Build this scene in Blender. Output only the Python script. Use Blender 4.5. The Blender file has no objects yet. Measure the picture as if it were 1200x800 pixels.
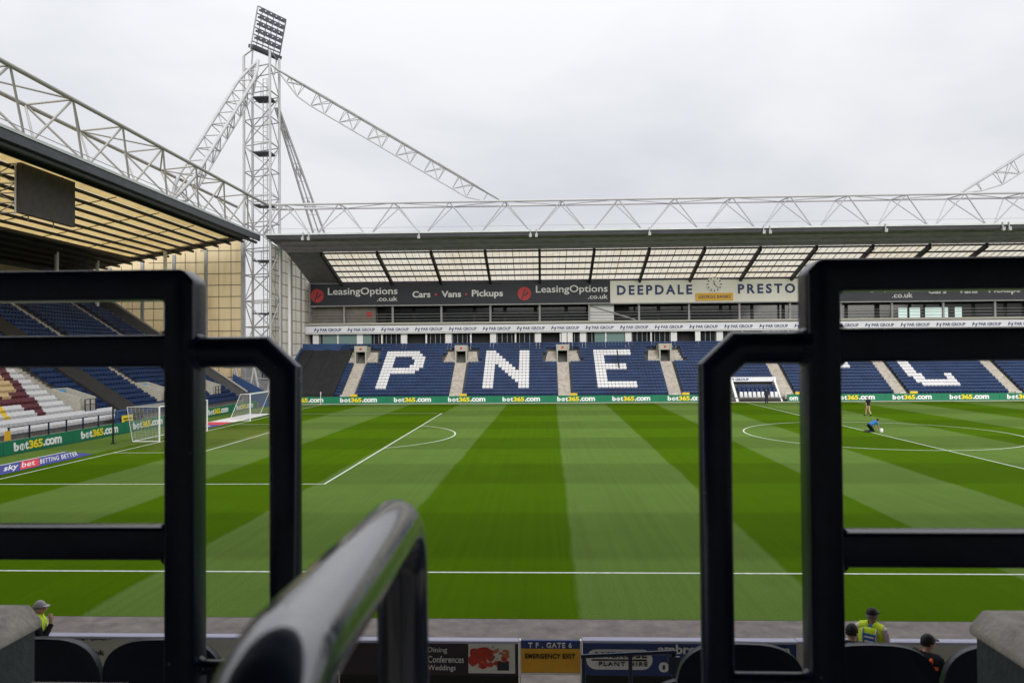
import bpy, bmesh, math, random
import numpy as np
from mathutils import Vector, Matrix, Quaternion
random.seed(7)
SC = bpy.context.scene
COL = SC.collection

# ------------------------------------------------------------------ camera, world, sun, exposure
CZ = 5.94
YAW, PITCH, ROLL, FPX = .0393, .0167, -.0079, 862.0
FW = Vector((-math.sin(YAW)*math.cos(PITCH), math.cos(YAW)*math.cos(PITCH), math.sin(PITCH)))
R0 = Vector((math.cos(YAW), math.sin(YAW), 0)); U0 = R0.cross(FW)
RR = R0*math.cos(ROLL)+U0*math.sin(ROLL); UU = -R0*math.sin(ROLL)+U0*math.cos(ROLL)
cd = bpy.data.cameras.new('camera'); cam = bpy.data.objects.new('camera', cd); COL.objects.link(cam)
cd.sensor_fit = 'HORIZONTAL'; cd.sensor_width = 36; cd.lens = 36*FPX/1200
cd.clip_start = .02; cd.clip_end = 6000
cam.matrix_world = Matrix.Translation((0, 0, CZ)) @ Matrix((RR, UU, -FW)).transposed().to_4x4()
cd.dof.use_dof = True; cd.dof.focus_distance = 70; cd.dof.aperture_fstop = 6.3
SC.camera = cam

w = bpy.data.worlds.new('World'); SC.world = w; w.use_nodes = True
nt = w.node_tree; nt.nodes.clear()
def N(tree, t, **kw):
    n = tree.nodes.new(t)
    for k, v in kw.items(): setattr(n, k, v)
    return n
SUN_EL, SUN_AZ = math.radians(27), math.radians(168)      # azimuth from +y towards +x
out = N(nt, 'ShaderNodeOutputWorld'); bg = N(nt, 'ShaderNodeBackground')
sky = N(nt, 'ShaderNodeTexSky', sky_type='NISHITA', sun_disc=False)
sky.sun_elevation = SUN_EL; sky.sun_rotation = SUN_AZ; sky.air_density = 1.0; sky.dust_density = 4.0
tc = N(nt, 'ShaderNodeTexCoord'); sep = N(nt, 'ShaderNodeSeparateXYZ')
nt.links.new(tc.outputs['Generated'], sep.inputs[0])
# cloud deck: noise on the plane where the view direction meets the clouds
zc = N(nt, 'ShaderNodeMath', operation='MAXIMUM'); zc.inputs[1].default_value = 0.0
nt.links.new(sep.outputs[2], zc.inputs[0])
za = N(nt, 'ShaderNodeMath', operation='ADD'); za.inputs[1].default_value = .22
nt.links.new(zc.outputs[0], za.inputs[0])
dv = N(nt, 'ShaderNodeVectorMath', operation='DIVIDE'); cmb = N(nt, 'ShaderNodeCombineXYZ')
for i in range(3): nt.links.new(za.outputs[0], cmb.inputs[i])
nt.links.new(tc.outputs['Generated'], dv.inputs[0]); nt.links.new(cmb.outputs[0], dv.inputs[1])
no = N(nt, 'ShaderNodeTexNoise'); no.inputs['Scale'].default_value = 1.15; no.inputs['Detail'].default_value = 5; no.inputs['Roughness'].default_value = .5
no.inputs['Distortion'].default_value = .35
nt.links.new(dv.outputs[0], no.inputs['Vector'])
cr = N(nt, 'ShaderNodeValToRGB')
cr.color_ramp.elements[0].position = .33; cr.color_ramp.elements[0].color = (3.2, 3.29, 3.5, 1)
cr.color_ramp.elements[1].position = .62; cr.color_ramp.elements[1].color = (3.98, 4.0, 4.1, 1)
nt.links.new(no.outputs['Fac'], cr.inputs[0])
# an overcast sky is brighter overhead
gz = N(nt, 'ShaderNodeMath', operation='MULTIPLY_ADD'); gz.inputs[1].default_value = .6; gz.inputs[2].default_value = .92
nt.links.new(zc.outputs[0], gz.inputs[0])
z3 = N(nt, 'ShaderNodeMath', operation='POWER'); z3.inputs[1].default_value = 3; nt.links.new(zc.outputs[0], z3.inputs[0])
g2 = N(nt, 'ShaderNodeMath', operation='MULTIPLY_ADD'); g2.inputs[1].default_value = .9; nt.links.new(z3.outputs[0], g2.inputs[0]); nt.links.new(gz.outputs[0], g2.inputs[2])
mg = N(nt, 'ShaderNodeVectorMath', operation='SCALE'); nt.links.new(cr.outputs[0], mg.inputs[0]); nt.links.new(g2.outputs[0], mg.inputs['Scale'])
mx = N(nt, 'ShaderNodeMixRGB'); mx.inputs[0].default_value = .96
nt.links.new(sky.outputs[0], mx.inputs[1]); nt.links.new(mg.outputs[0], mx.inputs[2])
nt.links.new(mx.outputs[0], bg.inputs[0]); bg.inputs[1].default_value = .1
nt.links.new(bg.outputs[0], out.inputs[0])

sl = bpy.data.lights.new('sun', 'SUN'); sl.energy = 1.5; sl.angle = math.radians(55); sl.color = (1, .97, .92)
so = bpy.data.objects.new('sun', sl); COL.objects.link(so)
sd = Vector((math.sin(SUN_AZ)*math.cos(SUN_EL), math.cos(SUN_AZ)*math.cos(SUN_EL), math.sin(SUN_EL)))
so.rotation_euler = sd.to_track_quat('Z', 'Y').to_euler(); so.location = (0, 40, 90)
SC.view_settings.view_transform = 'Standard'; SC.view_settings.look = 'None'
SC.view_settings.exposure = 1.0; SC.view_settings.gamma = 1.0

# ------------------------------------------------------------------ helpers
def at(px, py, y):
    """the point of the plane y=const that the survey sighted at (px, py)"""
    d = FW+RR*((px-600)/FPX)-UU*((py-400)/FPX)
    return Vector((0, 0, CZ))+d*(y/d.y)
def tag(o, label=None, cat=None, group=None, kind=None):
    if label: o['label'] = label
    if cat: o['category'] = cat
    if group: o['group'] = group
    if kind: o['kind'] = kind
    return o
def empty(name, loc=(0, 0, 0), label=None, cat=None, group=None, kind=None):
    o = bpy.data.objects.new(name, None); COL.objects.link(o); o.location = loc
    o.empty_display_size = .2
    return tag(o, label, cat, group, kind)
def origin(o):
    v = Vector((0, 0, 0))
    while o is not None: v += o.location; o = o.parent
    return v
def link(name, me, parent=None):
    o = bpy.data.objects.new(name, me); COL.objects.link(o)
    if parent is not None: o.parent = parent
    return o
class MB:
    def __init__(s): s.v = []; s.f = []; s.m = []; s.sm = []
    def add(s, vs, fs, mi=0, smooth=False):
        b = len(s.v); s.v += [tuple(p) for p in vs]
        for f in fs: s.f.append(tuple(b+i for i in f)); s.m.append(mi); s.sm.append(smooth)
        return s
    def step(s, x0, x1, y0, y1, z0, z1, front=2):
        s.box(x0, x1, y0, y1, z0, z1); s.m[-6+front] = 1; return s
    def box(s, x0, x1, y0, y1, z0, z1, mi=0):
        return s.hexa([(x0,y0,z0),(x1,y0,z0),(x1,y1,z0),(x0,y1,z0),(x0,y0,z1),(x1,y0,z1),(x1,y1,z1),(x0,y1,z1)], mi)
    def hexa(s, p, mi=0):
        return s.add(p, [(0,3,2,1),(4,5,6,7),(0,1,5,4),(1,2,6,5),(2,3,7,6),(3,0,4,7)], mi)
    def prism(s, poly, d, mi=0):
        n = len(poly); d = Vector(d); a = [Vector(p) for p in poly]; b = [p+d for p in a]
        s.add(a+b, [tuple(range(n-1, -1, -1)), tuple(range(n, 2*n))]+[(i, (i+1) % n, n+(i+1) % n, n+i) for i in range(n)], mi)
        return s
    def tube(s, pts, r, n=8, mi=0, smooth=True, rs=None, cap=True):
        pts = [Vector(p) for p in pts]; k = len(pts); up = None; vs = []
        for i in range(k):
            a = (pts[i]-pts[i-1]).normalized() if i > 0 else None
            b = (pts[i+1]-pts[i]).normalized() if i < k-1 else None
            t = (a+b).normalized() if a and b else (a or b)
            if up is None:
                up = Vector((0, 0, 1)) if abs(t.z) < .9 else Vector((0, 1, 0))
            u = (up-t*up.dot(t)).normalized(); v = t.cross(u); up = u
            sc = 1/max(.5, t.dot(b if b else a)) if (a and b) else 1
            rr = rs[i] if rs else r
            for j in range(n):
                an = 2*math.pi*(j+.5)/n
                vs.append(pts[i]+(u*math.cos(an)+v*math.sin(an))*rr*(sc if sc < 1.3 else 1.3))
        fs = [(i*n+j, i*n+(j+1) % n, (i+1)*n+(j+1) % n, (i+1)*n+j) for i in range(k-1) for j in range(n)]
        b0 = len(s.v); s.add(vs, fs, mi, smooth)
        if cap: 
            s.add(vs[:n], [tuple(range(n-1, -1, -1))], mi); s.add(vs[-n:], [tuple(range(n))], mi)
        return s
    def ball(s, c, r, n=10, m=6, mi=0, sc=(1, 1, 1)):
        vs = [(c[0], c[1], c[2]+r*sc[2])]
        for i in range(1, m):
            t = math.pi*i/m
            for j in range(n):
                a = 2*math.pi*j/n
                vs.append((c[0]+r*sc[0]*math.sin(t)*math.cos(a), c[1]+r*sc[1]*math.sin(t)*math.sin(a), c[2]+r*sc[2]*math.cos(t)))
        vs.append((c[0], c[1], c[2]-r*sc[2])); L = len(vs)-1
        fs = [(0, 1+j, 1+(j+1) % n) for j in range(n)]
        for i in range(m-2):
            fs += [(1+i*n+j, 1+(i+1)*n+j, 1+(i+1)*n+(j+1) % n, 1+i*n+(j+1) % n) for j in range(n)]
        fs += [(L, 1+(m-2)*n+(j+1) % n, 1+(m-2)*n+j) for j in range(n)]
        return s.add(vs, fs, mi, True)
    def mesh(s, name, mats, off=(0, 0, 0)):
        me = bpy.data.meshes.new(name); off = Vector(off)
        me.from_pydata([Vector(p)-off for p in s.v], [], s.f)
        for m in (mats if isinstance(mats, (list, tuple)) else [mats]): me.materials.append(m)
        me.polygons.foreach_set('material_index', s.m); me.polygons.foreach_set('use_smooth', s.sm)
        me.update(); return me
    def build(s, name, mats, parent=None, bevel=0, seg=2):
        """parts keep world shapes: vertices are written relative to the parent's origin"""
        off = origin(parent)
        if parent is None:
            a = np.array(s.v); off = Vector(((a[:,0].min()+a[:,0].max())/2, (a[:,1].min()+a[:,1].max())/2, a[:,2].min()))
        me = s.mesh(name, mats, off)
        if bevel:
            bm = bmesh.new(); bm.from_mesh(me)
            bmesh.ops.bevel(bm, geom=[e for e in bm.edges if len(e.link_faces) == 2 and e.calc_face_angle(0) > .5], offset=bevel, segments=seg, affect='EDGES', profile=.5)
            for f in bm.faces: f.smooth = True
            bm.to_mesh(me); bm.free()
        o = link(name, me, parent)
        if parent is None: o.location = off
        return o
def part(name, me, parent, loc):
    """a shared mesh placed at a world point under its thing"""
    o = link(name, me, parent); o.location = Vector(loc)-origin(parent); return o
_cyl = {}
def strut(name, parent, p0, p1, r, mat, n=6):
    key = (mat.name, n)
    if key not in _cyl:
        mb = MB(); mb.tube([(0, 0, 0), (0, 0, 1)], 1, n, 0, True); _cyl[key] = mb.mesh('strut', mat)
    p0 = Vector(p0); p1 = Vector(p1); d = p1-p0
    o = link(name, _cyl[key], parent)
    off = origin(parent)
    o.location = p0-off; o.rotation_mode = 'QUATERNION'; o.rotation_quaternion = d.to_track_quat('Z', 'Y')
    o.scale = (r, r, d.length); return o
def copy_thing(o, parent=None):
    c = o.copy(); COL.objects.link(c)
    if parent is not None: c.parent = parent
    for ch in list(o.children): copy_thing(ch, c)
    return c

# ------------------------------------------------------------------ materials
def mat(name, col, rough=.6, spec=.4, metal=0, noise=None, bump=0, bscale=40, coat=0, streak=None, coatr=.1):
    m = bpy.data.materials.new(name); m.use_nodes = True; t = m.node_tree
    b = t.nodes['Principled BSDF']; b.inputs['Base Color'].default_value = (*col, 1)
    b.inputs['Roughness'].default_value = rough; b.inputs['Specular IOR Level'].default_value = spec; b.inputs['Metallic'].default_value = metal
    if coat: b.inputs['Coat Weight'].default_value = coat; b.inputs['Coat Roughness'].default_value = coatr
    tcn = N(t, 'ShaderNodeTexCoord')
    if noise or streak:
        amt, sc = (noise or (streak[0], streak[1]))
        mp = N(t, 'ShaderNodeMapping'); t.links.new(tcn.outputs['Object'], mp.inputs[0])
        if streak: mp.inputs['Scale'].default_value = streak[2]
        n1 = N(t, 'ShaderNodeTexNoise'); n1.inputs['Scale'].default_value = sc; n1.inputs['Detail'].default_value = 6; n1.inputs['Roughness'].default_value = .65
        t.links.new(mp.outputs[0], n1.inputs['Vector'])
        r = N(t, 'ShaderNodeValToRGB'); e = r.color_ramp.elements
        e[0].position = .3; e[1].position = .7
        e[0].color = (*[c*(1-amt) for c in col], 1); e[1].color = (*[min(1, c*(1+amt)) for c in col], 1)
        t.links.new(n1.outputs['Fac'], r.inputs[0]); t.links.new(r.outputs[0], b.inputs['Base Color'])
    if bump:
        n2 = N(t, 'ShaderNodeTexNoise'); n2.inputs['Scale'].default_value = bscale; n2.inputs['Detail'].default_value = 5
        t.links.new(tcn.outputs['Object'], n2.inputs['Vector'])
        bp = N(t, 'ShaderNodeBump'); bp.inputs['Strength'].default_value = bump; bp.inputs['Distance'].default_value = .02
        t.links.new(n2.outputs['Fac'], bp.inputs['Height']); t.links.new(bp.outputs[0], b.inputs['Normal'])
    return m
def translucent(name, col, dirt, tr=.6):
    m = bpy.data.materials.new(name); m.use_nodes = True; t = m.node_tree; t.nodes.clear()
    o = N(t, 'ShaderNodeOutputMaterial'); a = N(t, 'ShaderNodeBsdfDiffuse'); b = N(t, 'ShaderNodeBsdfTranslucent'); x = N(t, 'ShaderNodeMixShader')
    x.inputs[0].default_value = tr
    g = N(t, 'ShaderNodeNewGeometry'); mp = N(t, 'ShaderNodeMapping'); mp.inputs['Scale'].default_value = (1, 1, .12)
    t.links.new(g.outputs['Position'], mp.inputs[0])
    n1 = N(t, 'ShaderNodeTexNoise'); n1.inputs['Scale'].default_value = 1.6; n1.inputs['Detail'].default_value = 7; n1.inputs['Roughness'].default_value = .7
    t.links.new(mp.outputs[0], n1.inputs['Vector'])
    n3 = N(t, 'ShaderNodeTexNoise'); n3.inputs['Scale'].default_value = .11; t.links.new(g.outputs['Position'], n3.inputs['Vector'])
    ad = N(t, 'ShaderNodeMath', operation='MULTIPLY_ADD'); ad.inputs[1].default_value = .5; t.links.new(n3.outputs['Fac'], ad.inputs[0]); t.links.new(n1.outputs['Fac'], ad.inputs[2])
    r = N(t, 'ShaderNodeValToRGB'); e = r.color_ramp.elements
    e[0].position = .52; e[0].color = (*dirt, 1); e[1].position = .78; e[1].color = (*col, 1)
    t.links.new(ad.outputs[0], r.inputs[0])
    for s in (a, b): t.links.new(r.outputs[0], s.inputs[0])
    t.links.new(a.outputs[0], x.inputs[1]); t.links.new(b.outputs[0], x.inputs[2]); t.links.new(x.outputs[0], o.inputs[0])
    return m
def emis(name, col, st):
    m = mat(name, col, .3); b = m.node_tree.nodes['Principled BSDF']
    b.inputs['Emission Color'].default_value = (*col, 1); b.inputs['Emission Strength'].default_value = st; return m

M = {}
M['navy'] = mat('navy_gloss_paint', (.006, .017, .046), .24, .5, noise=(.35, 9), bump=.03, bscale=120)
def chips(m, col, sc, lo, hi):
    t = m.node_tree; b = t.nodes['Principled BSDF']; src = b.inputs['Base Color'].links[0].from_socket
    tcn = N(t, 'ShaderNodeTexCoord'); n = N(t, 'ShaderNodeTexNoise'); n.inputs['Scale'].default_value = sc; n.inputs['Detail'].default_value = 3
    t.links.new(tcn.outputs['Object'], n.inputs['Vector'])
    r = N(t, 'ShaderNodeValToRGB'); r.color_ramp.elements[0].position = lo; r.color_ramp.elements[1].position = hi; t.links.new(n.outputs['Fac'], r.inputs[0])
    x = N(t, 'ShaderNodeMixRGB'); x.inputs[2].default_value = (*col, 1); t.links.new(r.outputs[0], x.inputs[0]); t.links.new(src, x.inputs[1]); t.links.new(x.outputs[0], b.inputs['Base Color'])
chips(M['navy'], (.16, .17, .19), 48, .735, .76)
M['rail'] = mat('handrail_paint', (.010, .022, .055), .35, .3, noise=(.4, 14), bump=.10, bscale=55, coat=1, coatr=.10)
M['rail'].node_tree.nodes['Principled BSDF'].inputs['Coat IOR'].default_value = 2.5
M['concrete'] = mat('concrete', (.26, .245, .225), .85, .3, noise=(.3, 3.5), bump=.4, bscale=30)
M['concrete_pale'] = mat('pale_concrete', (.40, .385, .34), .85, .3, noise=(.22, 9), bump=.5, bscale=45)
M['coping'] = mat('coping_concrete', (.56, .51, .46), .9, .2, noise=(.28, 16), bump=.25, bscale=90)
M['greywall'] = mat('grey_wall_paint', (.10, .115, .125), .6, .3, noise=(.2, 8), bump=.25, bscale=60)
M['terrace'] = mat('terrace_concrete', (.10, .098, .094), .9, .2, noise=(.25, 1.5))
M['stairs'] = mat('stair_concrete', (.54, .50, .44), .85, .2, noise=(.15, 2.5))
M['riser_shade'] = mat('shaded_stair_riser', (.40, .37, .33), .9, .2, noise=(.3, 2))  # stair concrete made darker: shade on the risers put into the colour
M['steel'] = mat('white_steel', (.40, .40, .41), .45, .4, noise=(.12, 1.2))
M['steel_grey'] = mat('grey_steel', (.32, .32, .33), .5, .4, noise=(.15, 1.5))
M['steel_cream'] = mat('weathered_cream_steel', (.34, .33, .305), .5, .4, noise=(.2, 1.0))
M['dark'] = mat('dark_sheet', (.028, .029, .033), .6, .3, noise=(.2, .8))
M['soffit'] = mat('soffit_sheet', (.085, .087, .094), .55, .3, noise=(.15, 1.2))
M['purlin'] = mat('dark_purlin', (.022, .022, .024), .6, .3)
M['gutter'] = mat('pale_gutter', (.45, .48, .48), .4, .4, noise=(.15, .6))
M['cream'] = translucent('cream_rooflight', (.92, .80, .54), (.78, .65, .40), .68)
M['white_rl'] = translucent('white_rooflight', (.97, .94, .87), (.90, .82, .68), .74)
M['gable'] = translucent('gable_sheet', (.97, .87, .66), (.82, .70, .48), .66)
M['gable_w'] = translucent('pale_gable_sheet', (.96, .94, .89), (.85, .80, .71), .66)
M['seatblue'] = mat('blue_seat', (.012, .031, .094), .5, .22, noise=(.3, .5))
M['seatwhite'] = mat('white_seat', (.62, .62, .64), .45, .4, noise=(.08, .6))
M['seatmaroon'] = mat('maroon_seat', (.115, .032, .042), .45, .3, noise=(.3, .8))
M['seatgold'] = mat('tan_seat', (.58, .42, .22), .45, .4, noise=(.15, .8))
M['seatyellow'] = mat('yellow_seat', (.75, .50, .02), .45, .4)
M['seatgrey'] = mat('grey_seat', (.33, .35, .34), .45, .4, noise=(.15, .8))
M['seatnear'] = mat('near_navy_seat', (.012, .020, .048), .32, .4, noise=(.25, 8), bump=.05, bscale=90)
M['tarp'] = mat('black_tarpaulin', (.022, .022, .024), .75, .2, noise=(.25, .9), bump=.5, bscale=1.5)
M['green'] = mat('board_green', (.012, .165, .085), .5, .3, noise=(.08, .7))
M['white'] = mat('white_print', (.80, .80, .80), .5, .3)
M['whitepaint'] = mat('white_paint', (.78, .78, .77), .45, .4)
M['yellow'] = mat('yellow_print', (.80, .62, .03), .5, .3)
M['charcoal'] = mat('sign_charcoal', (.030, .033, .045), .5, .3, noise=(.12, .2))
M['charcoal_pale'] = mat('sign_charcoal_pale', (.052, .055, .072), .5, .3, noise=(.12, .2))
M['signcream'] = mat('sign_cream', (.80, .78, .72), .55, .3, noise=(.06, .2))
M['signnavy'] = mat('sign_navy', (.022, .045, .14), .5, .3)
M['signred'] = mat('sign_red', (.50, .05, .055), .5, .3)
M['palegrey'] = mat('print_grey', (.76, .76, .76), .5, .3)
M['amber'] = mat('amber_plate', (.72, .41, .03), .5, .3)
M['black'] = mat('black', (.012, .012, .013), .5, .3)
M['band'] = mat('band_white', (.74, .75, .80), .5, .3, noise=(.05, .4))
M['bandnavy'] = mat('band_navy', (.035, .05, .16), .5, .3)
M['stonewall'] = mat('gallery_wall', (.22, .205, .18), .85, .2, noise=(.2, .8))
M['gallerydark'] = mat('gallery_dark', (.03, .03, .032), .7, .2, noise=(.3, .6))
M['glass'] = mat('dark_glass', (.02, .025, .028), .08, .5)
M['tealglass'] = mat('teal_glass', (.18, .27, .26), .15, .5)
M['glowglass'] = emis('daylight_glow_glass', (.66, .84, .78), .22)  # emission stands in for daylight seen through the back windows
M['net'] = mat('net_cord', (.50, .50, .50), .7, .2)
M['matblue'] = mat('mat_blue', (.045, .06, .26), .6, .3, noise=(.1, 2))
M['matred'] = mat('mat_red', (.60, .05, .07), .6, .3)
M['screen'] = mat('screen_black', (.072, .063, .056), .7, .2, noise=(.2, 2.2))
M['lamp'] = mat('lamp_dark', (.05, .055, .07), .35, .5)
M['wallblue'] = mat('corner_blue_wall', (.025, .06, .16), .55, .3, noise=(.15, .8))
M['bracket'] = mat('bracket_metal', (.4, .4, .42), .35, .5, metal=.8)
# near boards and people
M['boardbrown'] = mat('board_aubergine', (.045, .030, .040), .5, .3)
M['boardbeige'] = mat('board_beige', (.58, .56, .50), .6, .3, noise=(.1, 1.5))
M['boardtop'] = mat('board_top_rail', (.40, .40, .52), .4, .4)
M['boardnavy'] = mat('board_navy', (.026, .052, .19), .45, .35)
M['mustard'] = mat('gate_mustard', (.80, .42, .03), .5, .3, noise=(.1, 3))
M['ink'] = mat('ink', (.05, .035, .02), .6, .2)
M['skin'] = mat('skin', (.50, .30, .22), .55, .35, noise=(.08, 12))
M['hair'] = mat('dark_hair', (.012, .010, .009), .6, .3)
M['greyhair'] = mat('grey_hair', (.22, .21, .20), .6, .3)
M['hiviz'] = mat('hiviz_yellow', (.62, .85, .03), .6, .2, noise=(.1, 9), bump=.3, bscale=18)
M['reflect'] = mat('reflective_band', (.45, .47, .46), .35, .5)
M['orange'] = mat('hiviz_orange', (.85, .14, .04), .6, .2)
M['blackcloth'] = mat('black_cloth', (.012, .013, .018), .8, .2, noise=(.3, 9), bump=.3, bscale=20)
M['navycloth'] = mat('navy_cloth', (.02, .025, .045), .8, .2, noise=(.3, 9))
M['bluecloth'] = mat('blue_cloth', (.035, .16, .42), .75, .2, noise=(.15, 9), bump=.3, bscale=20)
M['pinkcloth'] = mat('patterned_pale_cloth', (.58, .50, .51), .75, .2, noise=(.6, 22))
M['greycap'] = mat('grey_cap', (.36, .34, .36), .8, .2, noise=(.1, 20))
M['shoe'] = mat('shoe', (.03, .03, .03), .5, .3)

# grass: mowing stripes (two cutting directions), fine blades, wear
def grass_mat():
    m = bpy.data.materials.new('mown_grass'); m.use_nodes = True; t = m.node_tree; L = t.links.new
    b = t.nodes['Principled BSDF']; b.inputs['Roughness'].default_value = .9; b.inputs['Specular IOR Level'].default_value = .02
    g = N(t, 'ShaderNodeNewGeometry'); s = N(t, 'ShaderNodeSeparateXYZ'); L(g.outputs['Position'], s.inputs[0])
    def ma(op, a, bb=None, c=None):
        n = N(t, 'ShaderNodeMath', operation=op)
        for i, q in enumerate((a, bb, c)):
            if q is None: continue
            if isinstance(q, (int, float)): n.inputs[i].default_value = q
            else: L(q, n.inputs[i])
        return n.outputs[0]
    wob = N(t, 'ShaderNodeTexNoise'); wob.inputs['Scale'].default_value = .35; wob.inputs['Detail'].default_value = 3
    L(g.outputs['Position'], wob.inputs['Vector'])
    fine = N(t, 'ShaderNodeTexNoise'); fine.inputs['Scale'].default_value = 14; fine.inputs['Detail'].default_value = 4
    L(g.outputs['Position'], fine.inputs['Vector'])
    def stripe(coord, off, wd, soft, wa):
        u = ma('ADD', coord, ma('MULTIPLY', ma('SUBTRACT', wob.outputs['Fac'], .5), wa))
        u = ma('ADD', u, ma('MULTIPLY', ma('SUBTRACT', fine.outputs['Fac'], .5), wa*.9))
        u = ma('PINGPONG', ma('SUBTRACT', u, off-1000*wd), wd)       # triangle 0..wd..0
        # square wave: centred threshold on a triangle of twice the period
        v = ma('SUBTRACT', u, wd/2)
        return ma('MINIMUM', ma('MAXIMUM', ma('MULTIPLY_ADD', v, 1/soft, .5), 0), 1)
    skx = ma('ADD', s.outputs[0], ma('MULTIPLY', ma('SUBTRACT', 84.0, s.outputs[1]), .013))
    sx = stripe(skx, 1.7-2.875, 5.75, .14, .3)
    sy = stripe(s.outputs[1], 24.5, 6.15, .6, .5)
    dark = N(t, 'ShaderNodeRGB'); dark.outputs[0].default_value = (.052, .107, .0004, 1)
    lite = N(t, 'ShaderNodeRGB'); lite.outputs[0].default_value = (.092, .152, .030, 1)
    mixx = N(t, 'ShaderNodeMixRGB'); L(sx, mixx.inputs[0]); L(dark.outputs[0], mixx.inputs[1]); L(lite.outputs[0], mixx.inputs[2])
    # faint cross cut
    k1 = ma('MULTIPLY_ADD', sy, .20, .90)
    # long fine mower lines along y and blotches
    mp = N(t, 'ShaderNodeMapping'); mp.inputs['Scale'].default_value = (5.5, .06, 1); L(g.outputs['Position'], mp.inputs[0])
    ln = N(t, 'ShaderNodeTexNoise'); ln.inputs['Scale'].default_value = 1.0; ln.inputs['Detail'].default_value = 4; L(mp.outputs[0], ln.inputs['Vector'])
    k2 = ma('MULTIPLY_ADD', ma('SUBTRACT', ln.outputs['Fac'], .5), .30, 1.0)
    bl = N(t, 'ShaderNodeTexNoise'); bl.inputs['Scale'].default_value = .5; bl.inputs['Detail'].default_value = 5; L(g.outputs['Position'], bl.inputs['Vector'])
    k3 = ma('MULTIPLY_ADD', ma('SUBTRACT', bl.outputs['Fac'], .5), .22, 1.0)
    bd = N(t, 'ShaderNodeTexNoise'); bd.inputs['Scale'].default_value = 24; bd.inputs['Detail'].default_value = 8; bd.inputs['Roughness'].default_value = .8
    L(g.outputs['Position'], bd.inputs['Vector'])
    k4 = ma('MULTIPLY_ADD', ma('SUBTRACT', bd.outputs['Fac'], .5), 2.3, 1.0)
    k = ma('MULTIPLY', ma('MULTIPLY', k1, k2), ma('MULTIPLY', k3, k4))
    gx = ma('SUBTRACT', s.outputs[0], -23.5); gy = ma('MULTIPLY', ma('SUBTRACT', s.outputs[1], 53.9), .6)
    gd = ma('SQRT', ma('ADD', ma('MULTIPLY', gx, gx), ma('MULTIPLY', gy, gy)))
    wr = ma('MINIMUM', ma('MAXIMUM', ma('MULTIPLY', ma('SUBTRACT', ma('ADD', bl.outputs['Fac'], .12), ma('MULTIPLY', gd, .1)), 1.6), 0), .45)
    sp = N(t, 'ShaderNodeTexNoise'); sp.inputs['Scale'].default_value = 1.3; sp.inputs['Detail'].default_value = 6; sp.inputs['Roughness'].default_value = .75; L(g.outputs['Position'], sp.inputs['Vector'])
    sw = ma('MINIMUM', ma('MAXIMUM', ma('MULTIPLY', ma('SUBTRACT', sp.outputs['Fac'], .66), 4.0), 0), .5)
    worn = N(t, 'ShaderNodeMixRGB'); worn.inputs[2].default_value = (.125, .135, .045, 1); L(ma('MAXIMUM', wr, sw), worn.inputs[0]); L(mixx.outputs[0], worn.inputs[1])
    mixx = worn
    sc = N(t, 'ShaderNodeVectorMath', operation='SCALE'); L(mixx.outputs[0], sc.inputs[0]); L(k, sc.inputs['Scale'])
    L(sc.outputs[0], b.inputs['Base Color'])
    bp = N(t, 'ShaderNodeBump'); bp.inputs['Strength'].default_value = .5; bp.inputs['Distance'].default_value = .03
    L(bd.outputs['Fac'], bp.inputs['Height']); L(bp.outputs[0], b.inputs['Normal'])
    return m
M['grass'] = grass_mat()
M['line'] = mat('line_paint', (.62, .66, .58), .8, .1, noise=(.25, 5))
M['track'] = mat('cinder_track', (.21, .188, .175), .95, .1, noise=(.28, 2.2), bump=.6, bscale=25)
M['asphalt'] = mat('ground_asphalt', (.06, .06, .06), .9, .2, noise=(.2, .5))

# ------------------------------------------------------------------ lettering
_txt = {}
def text_mesh(s, mt, bold, spacing):
    key = (s, mt.name, bold, spacing)
    if key in _txt: return _txt[key]
    c = bpy.data.curves.new('lettering', 'FONT'); c.body = s; c.size = 1; c.resolution_u = 3; c.extrude = .012; c.offset = bold; c.space_character = spacing
    o = bpy.data.objects.new('lettering', c); COL.objects.link(o)
    dg = bpy.context.evaluated_depsgraph_get(); me = bpy.data.meshes.new_from_object(o.evaluated_get(dg))
    bpy.data.objects.remove(o); me.name = 'lettering'; me.materials.clear(); me.materials.append(mt)
    a = np.zeros(len(me.vertices)*3); me.vertices.foreach_get('co', a); a = a.reshape(-1, 3)
    _txt[key] = (me, a[:,0].min(), a[:,0].max(), a[:,1].min(), a[:,1].max()); return _txt[key]
def letters(parent, s, p, xd, yd, width, height, mt, bold=.018, spacing=1.0, proud=.02):
    """p: lower-left corner in the world, xd/yd: reading and up directions"""
    me, x0, x1, y0, y1 = text_mesh(s, mt, bold, spacing)
    xd = Vector(xd).normalized(); yd = Vector(yd).normalized(); zd = xd.cross(yd).normalized()
    sx = width/(x1-x0); sy = height/(y1-y0)
    o = link('lettering', me, parent)
    loc = Vector(p)-xd*x0*sx-yd*y0*sy+zd*proud-origin(parent)
    mw = Matrix((xd*sx, yd*sy, zd)).transposed().to_4x4()
    if abs(xd.dot(yd)) > .01:                                  # slanted lettering: an object cannot hold shear, its mesh can
        me = me.copy(); me.transform(mw); o.data = me; o.location = loc; return o
    mw.translation = loc
    o.matrix_local = mw; return o
def disc(cx, cz, y, r, n=28):
    return [(cx+r*math.cos(2*math.pi*i/n), y, cz+r*math.sin(2*math.pi*i/n)) for i in range(n)]

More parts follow.
